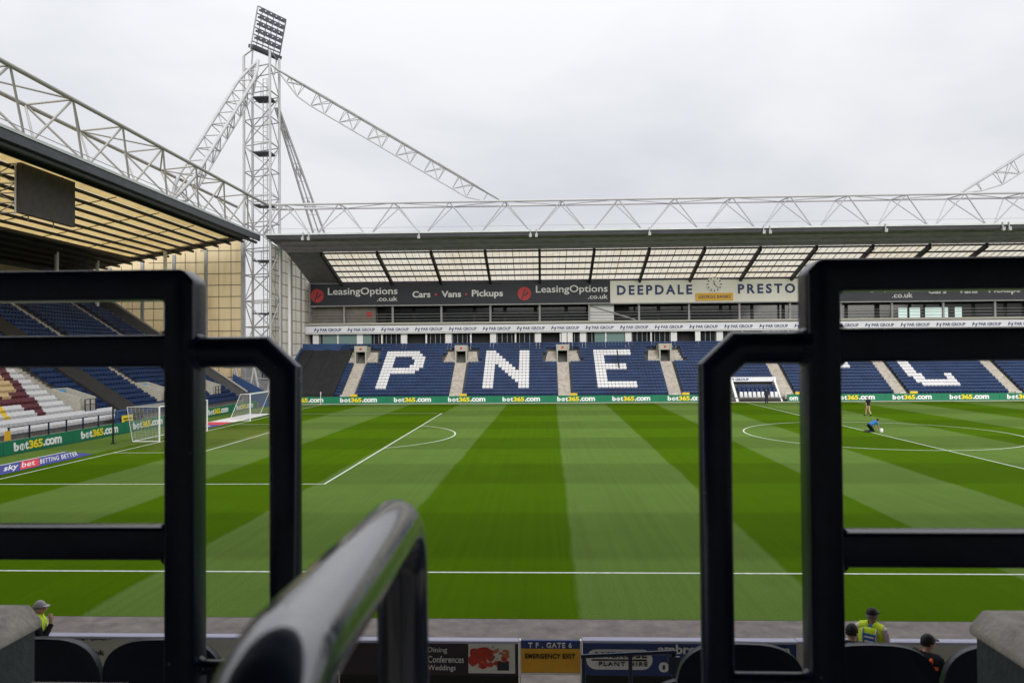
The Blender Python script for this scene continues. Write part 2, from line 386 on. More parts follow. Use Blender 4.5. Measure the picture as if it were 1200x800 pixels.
# ================================================================== SETTING
mb = MB(); mb.add([(-1500,-1500,-.02),(1500,-1500,-.02),(1500,1500,-.02),(-1500,1500,-.02)], [(0,1,2,3)])
tag(mb.build('ground', M['asphalt']), kind='structure')
mb = MB(); x0, x1, y0, y1 = -32.3, 82, 16.6, 88.2; nx, ny = 40, 40
mb.box(x0, x1, y0, y1, -.015, .0)
tag(mb.build('pitch', M['grass']), kind='structure')
mb = MB(); mb.box(-32.3, 82, 12.95, 16.6, -.015, -.005)
tag(mb.build('track', M['track']), kind='structure')
GX, NY, FY = -26.55, 20.08, 87.67; YC = (NY+FY)/2; HX = GX+50.6; XE = GX+101.2
mb = MB(); Z = .004; LW = .10
def ln(xa, ya, xb, yb):
    d = Vector((xb-xa, yb-ya, 0)).normalized(); n = Vector((-d.y, d.x, 0))*LW/2
    a = Vector((xa, ya, Z)); b_ = Vector((xb, yb, Z)); mb.add([a-n, b_-n, b_+n, a+n], [(0, 1, 2, 3)])
def arc(cx, cy, r, a0, a1, n=64):
    vs = []
    for i in range(n+1):
        a = a0+(a1-a0)*i/n
        vs += [(cx+(r-LW/2)*math.cos(a), cy+(r-LW/2)*math.sin(a), Z+.0008), (cx+(r+LW/2)*math.cos(a), cy+(r+LW/2)*math.sin(a), Z+.0008)]
    mb.add(vs, [(2*i, 2*i+1, 2*i+3, 2*i+2) for i in range(n)])
ln(GX-.06, NY, XE, NY); ln(GX-.06, FY, XE, FY); Z = .0046
ln(GX, NY+.06, GX, FY-.06); ln(HX, NY+.06, HX, FY-.06); Z = .0052
ln(GX+16.5, YC-20.22, GX+16.5, YC+20.22); Z = .0058
for s in (-1, 1):
    ln(GX+.06, YC+s*20.16, GX+16.44, YC+s*20.16); ln(GX+.06, YC+s*9.16, GX+5.44, YC+s*9.16)
ln(GX+5.5, YC-9.22, GX+5.5, YC+9.22); Z = .0064
th = math.acos(5.5/9.15); arc(GX+11, YC, 9.15, -th, th); arc(HX, YC, 9.15, 0, 2*math.pi, 96)
arc(GX, FY, 1, -math.pi/2, 0, 10)
tag(mb.build('pitch_markings', M['line']), kind='structure')
mb = MB(); mb.box(-32.2, 82, 88.0, 88.2, 0, .07)
tag(mb.build('kerb', M['concrete_pale']), kind='structure')

# ================================================================== SEATS (geometry shared by both far stands)
def seat_geom():
    """tip-up seat facing -y, floor at z=0"""
    mb = MB()
    ol = [(-.15,.44),(.15,.44),(.214,.62),(.214,.78),(.16,.85),(-.16,.85),(-.214,.78),(-.214,.62)]
    n = len(ol)
    a = [(x, .02+(z-.44)*.34, z) for x, z in ol]; b = [(x*.97, .10+(z-.44)*.34, z-.02) for x, z in ol]
    mb.add(a+b, [tuple(range(n)), tuple(range(2*n-1, n-1, -1))]+[(i, n+i, n+(i+1) % n, (i+1) % n) for i in range(n)])
    mb.hexa([(-.16,-.08,.38),(.16,-.08,.38),(.16,0,.38),(-.16,0,.38),(-.175,-.12,.62),(.175,-.12,.62),(.175,-.04,.64),(-.175,-.04,.64)])
    return mb
SG = seat_geom(); SV = np.array(SG.v); SF = SG.f
stuff_v = []; stuff_f = []; stuff_m = []
SEATMATS = ['seatblue', 'seatwhite', 'seatmaroon', 'seatgold', 'seatyellow', 'seatgrey']
def stuff_seat(x, y, z, ang, ci):
    b = len(stuff_v)*len(SV); c, s = math.cos(ang), math.sin(ang)
    v = SV.copy(); v[:,0] = SV[:,0]*c-SV[:,1]*s+x; v[:,1] = SV[:,0]*s+SV[:,1]*c+y; v[:,2] += z
    stuff_v.append(v)
    for f in SF: stuff_f.append(tuple(b+i for i in f)); stuff_m.append(ci)
SP = .445

# ================================================================== FAR STAND
FS = empty('grandstand', (20, 95, 0), 'long grandstand across the pitch with navy seats, name boards and white-lit roof', 'grandstand')
FX0, FX1 = -33.4, 90.0
FR, FRUN, FRISE, FZ0, FYF = 18, .6, .36, .5, 89.6
AISLE = [-23.9+13.36*i for i in range(9)]
def frow(k): return FYF+FRUN*k, FZ0+FRISE*k
prof = [(FYF-.55, 0), (FYF-.55, FZ0)]
for k in range(FR):
    y, z = frow(k); prof += [(y-.25, z), (y+FRUN-.25, z), ]
    if k < FR-1: prof += [(y+FRUN-.25, z+FRISE)]
prof += [(102.0, prof[-1][1]), (102.0, 0)]
pp = []
for p in prof:
    if not pp or p != pp[-1]: pp.append(p)
DUGX0, DUGX1 = 22.6, 29.0
def terr(xa, xb, k0=0):
    m_ = MB(); q = [p for p in pp]
    m_.prism([(xa, y, z) for y, z in reversed(q)], (xb-xa, 0, 0)); return m_
m_ = terr(FX0+.2, FX1); m_.build('terrace', M['terrace'], FS)
for ax in AISLE:                                            # stairways: two steps a row
    m_ = MB()
    for k in range(12):
        y, z = frow(k)
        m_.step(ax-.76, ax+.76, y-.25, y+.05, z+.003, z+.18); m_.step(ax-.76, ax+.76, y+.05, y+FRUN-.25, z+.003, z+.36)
    m_.build('stairway', [M['stairs'], M['riser_shade']], FS)
    # little white gate posts and a yellow stool cover at the foot
    m_ = MB(); m_.box(ax+.65, ax+1.5, 88.75, 89.0, 0, 1.15); m_.build('gate_panel', M['seatyellow'], FS)
    m_ = MB(); m_.box(ax-.6, ax+.1, 88.75, 88.9, .3, 1.1); m_.build('gate_panel', M['stairs'], FS)
# vomitories
for ax in AISLE:
    y, z = frow(11.6); y2, z2 = frow(16)
    m_ = MB(); m_.box(ax-.78, ax-.62, y, y2, z-.2, z2+.75); m_.box(ax+.62, ax+.78, y, y2, z-.2, z2+.75)
    m_.box(ax-.62, ax+.62, y+.4, y2, z+1.62, z2+.8); vom = m_.build('vomitory', M['concrete_pale'], FS)
    m_ = MB(); m_.box(ax-.62, ax+.62, y2-.3, y2-.1, z-.6, z+1.62); m_.build('opening_shade', M['black'], vom)  # black slab stands in for the darkness inside the tunnel
    m_ = MB(); m_.box(ax-.85, ax+.85, y+.1, y+.42, z+1.66, z2+.86); hd = m_.build('header', M['concrete_pale'], vom)
    m_ = MB(); m_.prism(disc(ax, z+2.05, y+.07, .17, 12), (0, .03, 0)); m_.build('crest', M['signred'], hd)
    for s in (-1, 1):
        m_ = MB()
        for k in range(4):
            yy, zz = frow(12+k); xa = ax+s*.8; xb = ax+s*(2.25-.1*k)
            m_.step(min(xa, xb), max(xa, xb), yy-.24, yy+FRUN-.26, zz, zz+.36)
        m_.build('side_steps', [M['stairs'], M['riser_shade']], vom)
# seat colours: letters P N E F C read left to right across the blocks, 13 rows high
def glyph(rows): return rows
GL = {
 'P': ["xxxxxxxxxx..","xxxxxxxxxxx.","xxx.....xxxx","xxx......xxx","xxx......xxx","xxx.....xxxx","xxxxxxxxxxx.","xxxxxxxxxx..","xxx.........","xxx.........","xxx.........","xxx.........","xxx........."],
 'N': ["xxx.......xxx","xxxx......xxx","xxxxx.....xxx","xxxxxx....xxx","xxxxxxx...xxx","xxx.xxxx..xxx","xxx..xxxx.xxx","xxx...xxxxxxx","xxx....xxxxxx","xxx.....xxxxx","xxx......xxxx","xxx.......xxx","xxx.......xxx"],
 'E': ["xxxxxxxxxxx","xxxxxxxxxxx","xxx........","xxx........","xxx........","xxxxxxxxx..","xxxxxxxxx..","xxx........","xxx........","xxx........","xxx........","xxxxxxxxxxx","xxxxxxxxxxx"],
 'F': ["xxxxxxxxxxx","xxxxxxxxxxx","xxx........","xxx........","xxx........","xxxxxxxxxxxx","xxxxxxxxxxxx","xxx........","xxx........","xxx........","xxx........","xxx........","xxx........"],
 'C': ["..xxxxxxxxx.",".xxxxxxxxxxx","xxxx.....xxx","xxx.........","xxx.........","xxx.........","xxx.........","xxx.........","xxx.........","xxxx......xx",".xxx......xx",".xxxxxxxxxxx","..xxxxxxxxxx"],
}
GP = [('P', -20.6), ('N', -7.0), ('E', 7.2), ('F', 34.0), ('C', 45.6)]
def fcolor(k, x):
    r = 14-k
    if 0 <= r < 13:
        for ch, gx in GP:
            i = int(math.floor((x-gx)/SP+.5))
            row = GL[ch][r]
            if 0 <= i < len(row) and row[i] == 'x': return 1
    return 0
for k in range(FR):
    y, z = frow(k)
    n = int((FX1-1-(-32.9))/SP)
    for i in range(n):
        x = -32.9+i*SP
        if k < 15 and x < -25.4+0*k: continue                              # under the tarpaulin / corner
        if k >= 15 and x < -27.5: continue
        near = min(abs(x-a) for a in AISLE)
        if k < 12 and near < .8: continue
        if 11 <= k < 16 and near < (2.5-.1*(k-12)): continue
        if k == 16 and near < 1.0: continue
        if DUGX0-.2 < x < DUGX1+.2 and k < 4: continue
        stuff_seat(x, y+.1, z, 0, fcolor(k, x))
pl_ = MB(); pl_.tube([(10.0, 94.6, 2.6), (10.0, 94.6, 3.6), (9.75, 94.7, 6.3)], .09, 8, rs=[.2, .1, .08]); tag(pl_.build('pole', M['black']), 'dark pole standing among the seats in front of the letter E', 'pole')
# corner: blue side wall, tarpaulin
m_ = MB()
def fslope(xa, xb, k0, k1, dz0, dz1):
    y0_, z0_ = frow(k0); y1_, z1_ = frow(k1)
    return [(xa, y0_-.2, z0_+dz0), (xb, y0_-.2, z0_+dz0), (xb, y1_, z1_+dz0), (xa, y1_, z1_+dz0), (xa, y0_-.2, z0_+dz1), (xb, y0_-.2, z0_+dz1), (xb, y1_, z1_+dz1), (xa, y1_, z1_+dz1)]
m_ = MB()
for i in range(9):
    xa = -32.3+i*.76; m_.hexa(fslope(xa, xa+.76, 0, 15, .1, .72+.06*math.sin(i*1.9)))
tp = m_.build('tarpaulin', M['tarp']); tag(tp, 'black tarpaulin stretched over the seats left of the letter P', 'tarpaulin')
m_ = MB(); m_.hexa(fslope(-32.6, -32.35, 0, 15.3, .1, .95)); m_.build('side_wall', M['wallblue'], FS)
m_ = MB(); m_.box(-37.5, -32.7, 97.4, 97.7, 2.6, 5.4); m_.build('corner_panel', M['wallblue'], FS)
m_ = MB(); m_.box(-37.5, -32.0, 99.6, 99.9, 5.75, 6.2); m_.build('corner_beam', M['stairs'], FS)
m_ = MB(); m_.box(-33.2, -26.5, 100.0, 100.2, 6.2, 7.5); m_.build('corner_panel', M['wallblue'], FS)
# boxes behind the seats: white piers, dark glass bays, fascia band with sponsor lettering
BY = 101.6
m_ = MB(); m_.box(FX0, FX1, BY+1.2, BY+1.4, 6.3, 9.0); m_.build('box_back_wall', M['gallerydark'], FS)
for i in range(42):
    x = -31.4+3.1*i
    if x > FX1-2: break
    wide = (i % 2 == 0)
    m_ = MB(); m_.box(x-(.42 if wide else .1), x+(.42 if wide else .1), BY-.1, BY+.3, 6.5, 8.98); m_.build('pier', M['palegrey'], FS)
    if i % 3 == 1: continue
    m_ = MB(); m_.box(x+.5, x+2.6, BY+.32, BY+.36, 6.7, 8.9); wn = m_.build('box_window', M['glass'], FS)
    m_ = MB()
    for q in (.5, 1.2, 1.9, 2.55): m_.box(x+q, x+q+.07, BY+.24, BY+.317, 6.7, 8.9)
    m_.build('mullion', M['steel_grey'], wn)
for xa, xb in ((-30.5, -23.6), (9.0-1.6, 12.6-1.0), (12.2, 12.25)):
    m_ = MB(); m_.box(xa, xb, BY+.1, BY+.16, 6.9, 8.9); m_.build('box_window', M['tealglass'], FS)
for xa in (4.0, 21.4, 3.2):
    m_ = MB(); m_.box(xa-.35, xa+.35, BY-.35, BY-.12, 6.6, 8.95); m_.build('pier', M['whitepaint'], FS)
m_ = MB(); m_.box(FX0-.4, FX1, BY-.65, BY+3.0, 8.98, 9.05); m_.box(FX0-.4, FX1, BY-.4, BY+4.4, 10.1, 10.4); m_.build('gallery_floor', M['concrete_pale'], FS)
bandw = MB(); bandw.box(-33.7, FX1, BY-.6, BY-.5, 8.85, 9.98)
bo = bandw.build('sponsor_band', M['band']); tag(bo, 'long pale sponsor band reading PAR GROUP above the navy seats', 'banner')
for i in range(30):
    x = -31.55+4.70*i
    if x > FX1-6: break
    letters(bo, 'PAR GROUP', (x+.95, BY-.6, 9.22), (1, 0, 0), (0, 0, 1), 2.95, .42, M['bandnavy'], .02)
    m_ = MB()
    for dx in (0, .42): m_.prism([(x+.05+dx, BY-.615, 9.22-dx*.3), (x+.2+dx, BY-.615, 9.22-dx*.3), (x+.36+dx, BY-.615, 9.7-dx*.3), (x+.21+dx, BY-.615, 9.7-dx*.3)], (0, .02, 0))
    m_.prism([(x+.2, BY-.622, 9.4), (x+.6, BY-.622, 9.36), (x+.6, BY-.622, 9.46), (x+.2, BY-.622, 9.5)], (0, .02, 0))
    m_.build('emblem', M['bandnavy'], bo)
# open gallery under the name boards
GYB = 106.0
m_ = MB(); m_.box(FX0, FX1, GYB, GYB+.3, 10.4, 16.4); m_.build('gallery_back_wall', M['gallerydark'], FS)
m_ = MB(); m_.box(-33.2, -23.6, 104.3, 105.9, 10.4, 12.8); m_.build('gallery_block', M['stonewall'], FS)
m_ = MB(); m_.box(6.9, 10.3, 104.0, 105.9, 10.4, 12.8); m_.build('gallery_block', M['palegrey'], FS)
m_ = MB(); m_.box(-24.9, -24.1, 104.24, 104.29, 11.3, 12.1); m_.build('notice', M['signred'], FS)
m_ = MB(); m_.prism([(7.0, 103.9, 12.5), (7.0, 103.9, 12.7), (13.3, 103.9, 10.7), (13.3, 103.9, 10.5)], (0, .12, 0)); m_.build('stair_flight', M['steel_grey'], FS)
for i in range(20):
    x = -27.9+6.94*i
    if x > FX1-1: break
    m_ = MB(); m_.box(x-.13, x+.13, 103.35, 103.6, 10.4, 12.9); m_.build('gallery_post', M['steel_grey'], FS)
for zz in (10.85, 11.3, 11.7):
    strut('gallery_rail', FS, (FX0+.3, 103.7, zz), (FX1, 103.7, zz), .03, M['steel_grey'])
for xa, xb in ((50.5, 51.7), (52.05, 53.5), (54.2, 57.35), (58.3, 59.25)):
    m_ = MB(); m_.box(xa, xb, GYB-.1, GYB-.065, 10.55, 12.0); m_.build('glowing_window', M['glowglass'], FS)
for i in range(28):                                          # mullioned dark glazing at the back of the gallery
    xa = -22.5+4.4*i
    if 7 < xa < 10 or xa > FX1-5: continue
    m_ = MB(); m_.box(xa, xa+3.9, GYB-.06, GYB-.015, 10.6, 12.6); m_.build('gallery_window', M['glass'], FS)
# roof: gutter, dark soffit, translucent sheets between rafters and purlins
RP = [(86.0, 20.15), (93.4, 19.2), (103.0, 16.2), (108, 14.6)]
def rz(y):
    for (a, za_), (b, zb_) in zip(RP, RP[1:]):
        if y <= b: return za_+(zb_-za_)*(y-a)/(b-a)
    return RP[-1][1]
def slab(m_, xa, xb, ya, yb, up=.0, th=.12, mi=0):
    m_.hexa([(xa,ya,rz(ya)+up),(xb,ya,rz(ya)+up),(xb,yb,rz(yb)+up),(xa,yb,rz(yb)+up),(xa,ya,rz(ya)+up+th),(xb,ya,rz(ya)+up+th),(xb,yb,rz(yb)+up+th),(xa,yb,rz(yb)+up+th)], mi)
RX0 = -32.4
PX0 = -28.1                                                   # rooflights start here
m_ = MB(); slab(m_, RX0-.3, FX1, 86.0, 93.4); slab(m_, RX0-.3, FX1, 103.0, 108.0)
M['roofsoffit'] = mat('roof_soffit', (.42, .37, .47), .6, .3, noise=(.2, .9))
m_.build('roof_sheet', M['roofsoffit'], FS)
m_ = MB(); slab(m_, RX0-.3, PX0, 93.4, 103.0); m_.build('roof_sheet', mat('end_soffit', (.16, .16, .18), .6, .3, noise=(.2, .9)), FS)
m_ = MB()
for yy in (87.9, 90.2, 92.3): m_.box(RX0, FX1, yy, yy+.16, rz(yy)-.2, rz(yy)-.01)
i = 0
x = RX0
while x < FX1:
    m_.hexa([(x,86.4,rz(86.4)-.05),(x+.06,86.4,rz(86.4)-.05),(x+.06,93.2,rz(93.2)-.05),(x,93.2,rz(93.2)-.05),(x,86.4,rz(86.4)-.002),(x+.06,86.4,rz(86.4)-.002),(x+.06,93.2,rz(93.2)-.002),(x,93.2,rz(93.2)-.002)])
    x += 1.8
o = m_.build('soffit_ribs', M['roofsoffit'], FS); o['kind'] = 'stuff'
m_ = MB(); m_.box(RX0-.1, FX1, 85.75, 86.0, 20.2, 20.4); m_.build('gutter', M['gutter'], FS)
m_ = MB(); m_.box(RX0, FX1, 85.85, 86.1, 19.75, 20.19); m_.build('fascia', M['dark'], FS)
rows = [93.6, 95.45, 97.3, 99.15, 101.0, 102.9]
BAY = 6.94; raft = [-28.1+BAY*.0+i*BAY for i in range(15)]
raft = [PX0]+[-20.9+BAY*i for i in range(17)]
_pan = {}
def panel_mesh(wd, ya, yb, key, mt):
    if key not in _pan:
        m_ = MB(); z0_ = rz(ya); z1_ = rz(yb)
        m_.hexa([(0,0,0),(wd,0,0),(wd,yb-ya,z1_-z0_),(0,yb-ya,z1_-z0_),(0,0,.03),(wd,0,.03),(wd,yb-ya,z1_-z0_+.03),(0,yb-ya,z1_-z0_+.03)])
        _pan[key] = m_.mesh('roof_panel', mt)
    return _pan[key]
for ra, rb in zip(raft, raft[1:]):
    if rb > FX1+.2: break
    nc = 3
    for r_ in range(5):
        ya, yb = rows[r_]+.02, rows[r_+1]-.02
        for c in range(nc):
            wd = (rb-ra-.02)/nc-.05; xa = ra+.04+c*(rb-ra)/nc
            part('roof_panel', panel_mesh(wd, ya, yb, (round(wd, 2), r_), M['white_rl']), FS, (xa, ya, rz(ya)+.05+random.uniform(0, .01)))
for ra, rb in zip(raft, raft[1:]):
    if rb > FX1+.2: break
    m_ = MB()
    for c in range(1, 8):
        x = ra+(rb-ra)*c/8; hw_ = .035 if c == 4 else .014
        m_.hexa([(x-hw_,93.5,rz(93.5)-.01),(x+hw_,93.5,rz(93.5)-.01),(x+hw_,102.9,rz(102.9)-.01),(x-hw_,102.9,rz(102.9)-.01),(x-hw_,93.5,rz(93.5)+.045),(x+hw_,93.5,rz(93.5)+.045),(x+hw_,102.9,rz(102.9)+.045),(x-hw_,102.9,rz(102.9)+.045)])
    m_.build('glazing_bars', M['purlin'], FS)['kind'] = 'stuff'
for yy in rows:
    m_ = MB(); m_.box(PX0, FX1, yy-.09, yy+.09, rz(yy)-.2, rz(yy)+.0); m_.build('purlin', M['purlin'], FS)
for x in raft:
    m_ = MB(); m_.hexa([(x-.16,93.3,rz(93.3)-.55),(x+.16,93.3,rz(93.3)-.55),(x+.16,103,rz(103)-.55),(x-.16,103,rz(103)-.55),(x-.16,93.3,rz(93.3)-.002),(x+.16,93.3,rz(93.3)-.002),(x+.16,103,rz(103)-.002),(x-.16,103,rz(103)-.002)])
    m_.build('rafter', M['purlin'], FS)
# left gable end of this stand: pale sheets
GXW = -32.75
cols = [87.6+i*1.9 for i in range(10)]
_gp = MB(); _gp.box(-.02, .02, .004, 1.892, 0, 1.492); gpm = _gp.mesh('gable_panel', M['gable_w'])
for i, yy in enumerate(cols):
    for j in range(10):
        zz = 4.5+1.5*j
        hh_ = min(1.5, rz(yy)+.15-zz)
        if hh_ < .2 or yy > 106: continue
        part('gable_panel', gpm, FS, (GXW, yy, zz)).scale.z = hh_/1.5
for j in range(11):
    zz = 4.5+1.5*j; ye = 87.6
    while ye < 106.4 and rz(ye) > zz+.1: ye += .2
    if ye < 88.2: continue
    m_ = MB(); m_.box(GXW+.022, GXW+.05, 87.6, ye, zz-.04, zz+.03); m_.build('gable_rail', M['purlin'], FS)
for yy in cols: m_ = MB(); m_.box(GXW+.023, GXW+.045, yy-.025, yy+.025, 4, rz(yy)); m_.build('gable_mullion', M['purlin'], FS)
for i, yy in enumerate(cols[::2]):
    m_ = MB(); m_.box(GXW+.06, GXW+.2, yy-.1, yy+.1, 3.5, rz(yy)); m_.build('gable_post', M['steel_grey'], FS)
m_ = MB(); m_.tube([(-32.35, 93.5, 0), (-32.35, 93.5, 18.6)], .2, 10); m_.build('downpipe', M['palegrey'], FS)
m_ = MB(); m_.box(-33.45, -33.3, 101.0, 104.6, 10.3, 16.2); m_.build('gallery_end_wall', M['concrete_pale'], FS)
m_ = MB(); m_.hexa([(-33.5,98.2,6.0),(-33.2,98.2,6.0),(-33.2,101.2,8.9),(-33.5,101.2,8.9),(-33.5,98.2,6.5),(-33.2,98.2,6.5),(-33.2,101.2,9.4),(-33.5,101.2,9.4)]); m_.build('raking_beam', M['stairs'], FS)

# name boards over the gallery
SY = 103.0
def sign(xa, xb, za_, zb_, mt, name, label):
    t = empty(name, ((xa+xb)/2, SY, za_), label, 'sign')
    m_ = MB(); m_.box(xa, xb, SY-.1, SY+.15, za_, zb_); m_.build('board', mt, t)
    m_ = MB(); m_.box(xa-.12, xb+.12, SY-.14, SY+.1, za_-.16, za_-.003); m_.box(xa-.12, xb+.12, SY-.14, SY+.1, zb_+.003, zb_+.12)
    m_.build('trim', M['steel_grey'], t); return t
def sx_(px): return at(px, 345, SY).x
def wtxt(t, s, pxa, pxb, za_, zb_, mt, bold=.018, spacing=1):
    letters(t, s, (sx_(pxa), SY-.1, za_), (1, 0, 0), (0, 0, 1), sx_(pxb)-sx_(pxa), zb_-za_, mt, bold, spacing)
def roundel(t, px, zc_, r=.95):
    x = sx_(px); m_ = MB(); m_.prism(disc(x, zc_, SY-.13, r), (0, .05, 0)); o = m_.build('roundel', M['signred'], t)
    m_ = MB(); y = SY-.15
    m_.prism([(x-.42, y, zc_-.75), (x-.24, y, zc_-.75), (x+.18, y, zc_+.62), (x+.02, y, zc_+.55)], (0, .02, 0))
    m_.prism([(x-.05, y-.002, zc_-.25), (x-.0, y-.002, zc_-.42), (x+.62, y-.002, zc_+.1), (x+.5, y-.002, zc_+.28)], (0, .02, 0))
    m_.build('roundel_mark', M['charcoal'], o)
def dot(t, px, zc_):
    m_ = MB(); m_.prism(disc(sx_(px), zc_, SY-.12, .17, 10), (0, .03, 0)); m_.build('dot', M['signred'], t)
Zs = 14.35
t1 = sign(-33.2, 9.65, 12.95, 16.0, M['charcoal'], 'leasing_sign', 'long dark sign with two red roundels and Cars Vans Pickups, left of the clock')
roundel(t1, 372, Zs); wtxt(t1, 'LeasingOptions', 384.5, 466, 14.15, 15.45, M['palegrey'], .012); wtxt(t1, '.co.uk', 442, 466, 13.5, 14.15, M['palegrey'], .01)
wtxt(t1, 'Cars', 483.5, 504.5, 13.95, 14.85, M['palegrey'], .024); dot(t1, 511, Zs); wtxt(t1, 'Vans', 517.5, 540.5, 13.95, 14.85, M['palegrey'], .024); dot(t1, 546.5, Zs)
wtxt(t1, 'Pickups', 553, 589.5, 13.72, 14.93, M['palegrey'], .024); roundel(t1, 614.5, Zs)
wtxt(t1, 'LeasingOptions', 628, 712, 14.15, 15.45, M['palegrey'], .012); wtxt(t1, '.co.uk', 689, 712, 13.5, 14.15, M['palegrey'], .01)
t2 = sign(9.72, 39.0, 12.9, 16.02, M['signcream'], 'ground_name_sign', 'cream sign reading DEEPDALE PRESTON in navy either side of the clock')
wtxt(t2, 'DEEPDALE', 723, 811, 14.0, 15.35, M['signnavy'], .035, 1.4); wtxt(t2, 'PRESTON', 864.5, 946, 14.0, 15.35, M['signnavy'], .035, 1.4)
t3 = sign(39.07, FX1, 12.78, 15.9, M['charcoal_pale'], 'leasing_sign', 'dark vehicle leasing sign at the right, partly behind the big right-hand rail frame')
roundel(t3, 972, Zs); wtxt(t3, 'LeasingOptions', 985, 1069, 13.95, 15.2, M['palegrey'], .012); wtxt(t3, '.co.uk', 1045, 1069, 13.2, 13.9, M['palegrey'], .01)
wtxt(t3, 'Cars', 1087, 1108.5, 13.72, 14.6, M['palegrey'], .024); dot(t3, 1115, Zs); wtxt(t3, 'Vans', 1122, 1145, 13.72, 14.6, M['palegrey'], .024); dot(t3, 1151.5, Zs)
wtxt(t3, 'Pickups', 1158, 1195, 13.5, 14.7, M['palegrey'], .024)
cx = sx_(836.8); cz = 15.35
ck = empty('clock', (cx, SY-.2, cz-1.1), 'round white clock between DEEPDALE and PRESTON above the amber plate', 'clock')
m_ = MB(); m_.prism(disc(cx, cz, SY-.2, 1.08), (0, .09, 0)); m_.build('face', M['signcream'], ck)
m_ = MB()
for i in range(12):
    a = i*math.pi/6; d = Vector((math.sin(a), 0, math.cos(a))); n = Vector((math.cos(a), 0, -math.sin(a)))*.07
    p = Vector((cx, SY-.22, cz)); m_.prism([p+d*.78-n, p+d*.78+n, p+d*1.02+n, p+d*1.02-n], (0, .02, 0))
m_.build('hour_marks', M['signnavy'], ck)
for nm, a, l, wd in (('hour_hand', math.radians(352), .55, .07), ('minute_hand', math.radians(135), .85, .05)):
    d = Vector((math.sin(a), 0, math.cos(a))); n = Vector((math.cos(a), 0, -math.sin(a)))*wd; p = Vector((cx, SY-.25 if nm[0] == 'h' else SY-.28, cz))
    m_ = MB(); m_.prism([p-n-d*.1, p+n-d*.1, p+d*l+n*.5, p+d*l-n*.5], (0, .02, 0)); m_.build(nm, M['signnavy'], ck)
xa, xb = sx_(815), sx_(858.5)
pl = empty('name_plate', ((xa+xb)/2, SY-.2, 12.95), 'amber plate reading GEORGE BANKS under the clock', 'sign')
m_ = MB(); m_.box(xa, xb, SY-.26, SY-.17, 13.1, 14.12); m_.build('plate', M['amber'], pl)
letters(pl, 'GEORGE BANKS', (xa+.35, SY-.26, 13.4), (1, 0, 0), (0, 0, 1), xb-xa-.7, .42, M['signnavy'], .012, 1.1)

# roof truss over the far stand
def truss(label, top_a, top_b, bot, nodes_t, nodes_b, axis, rt=.17, rb=.11, matx=None, ext=(0, 0)):
    """top_a/top_b/bot: (offset across, z) of chords; nodes along the axis"""
    mt = matx or M['steel']
    def pt(c, s): return Vector((s, c[0], c[1])) if axis == 'x' else Vector((c[0], s, c[1]))
    t = empty('roof_truss', pt(bot, (nodes_t[0]+nodes_t[-1])/2), label, 'roof truss')
    s0, s1 = min(nodes_t[0], nodes_b[0]), max(nodes_t[-1], nodes_b[-1])
    for c in (top_a, top_b): strut('top_chord', t, pt(c, s0-ext[0]), pt(c, s1+ext[1]), rt, mt, 8)
    strut('bottom_chord', t, pt(bot, s0), pt(bot, s1), rb, mt, 8)
    allb = list(nodes_b)
    for i, s in enumerate(nodes_t):
        for c in (top_a, top_b):
            for q in allb:
                if abs(q-s) < 4.2 and abs(q-s) > .2:
                    q2 = q+(.45 if q < s else -.45)
                    strut('brace', t, pt(c, s), pt(bot, q2), rb*.75, mt)
        strut('cross_tie', t, pt(top_a, s), pt(top_b, s), .08, mt)
        if i < len(nodes_t)-1:
            a, b = (top_a, top_b) if i % 2 == 0 else (top_b, top_a)
            strut('plan_brace', t, pt(a, s), pt(b, nodes_t[i+1]), .07, mt)
    return t
TP = 6.72
nt_ = [-31.0+TP*i for i in range(19)]; nb_ = [-31.0-TP/2+TP*i for i in range(20)]
TR = truss('long white triangular roof truss along the stand opposite', (87.6, 24.2), (91.4, 24.4), (88.6, 20.75), nt_, nb_, 'x', .145, .10, None, (-.6, 0))
for i, x in enumerate(nb_):                                   # walkway rail and hanging floodlight pairs on the gutter
    if i % 2 == 0 or x > FX1: continue
    for dx in ((-.35, .35) if i % 4 == 1 else (0,)):
        lt = MB(); lt.box(x+dx-.15, x+dx+.15, 85.4, 85.7, 19.5, 19.9); lt.box(x+dx-.05, x+dx+.05, 85.6, 85.8, 19.9, 20.5); lt.build('hanging_light', M['steel_grey'], FS)
for zz in (21.0,): strut('edge_rail', FS, (RX0, 86.3, zz), (FX1, 86.3, zz), .022, M['steel_grey'])

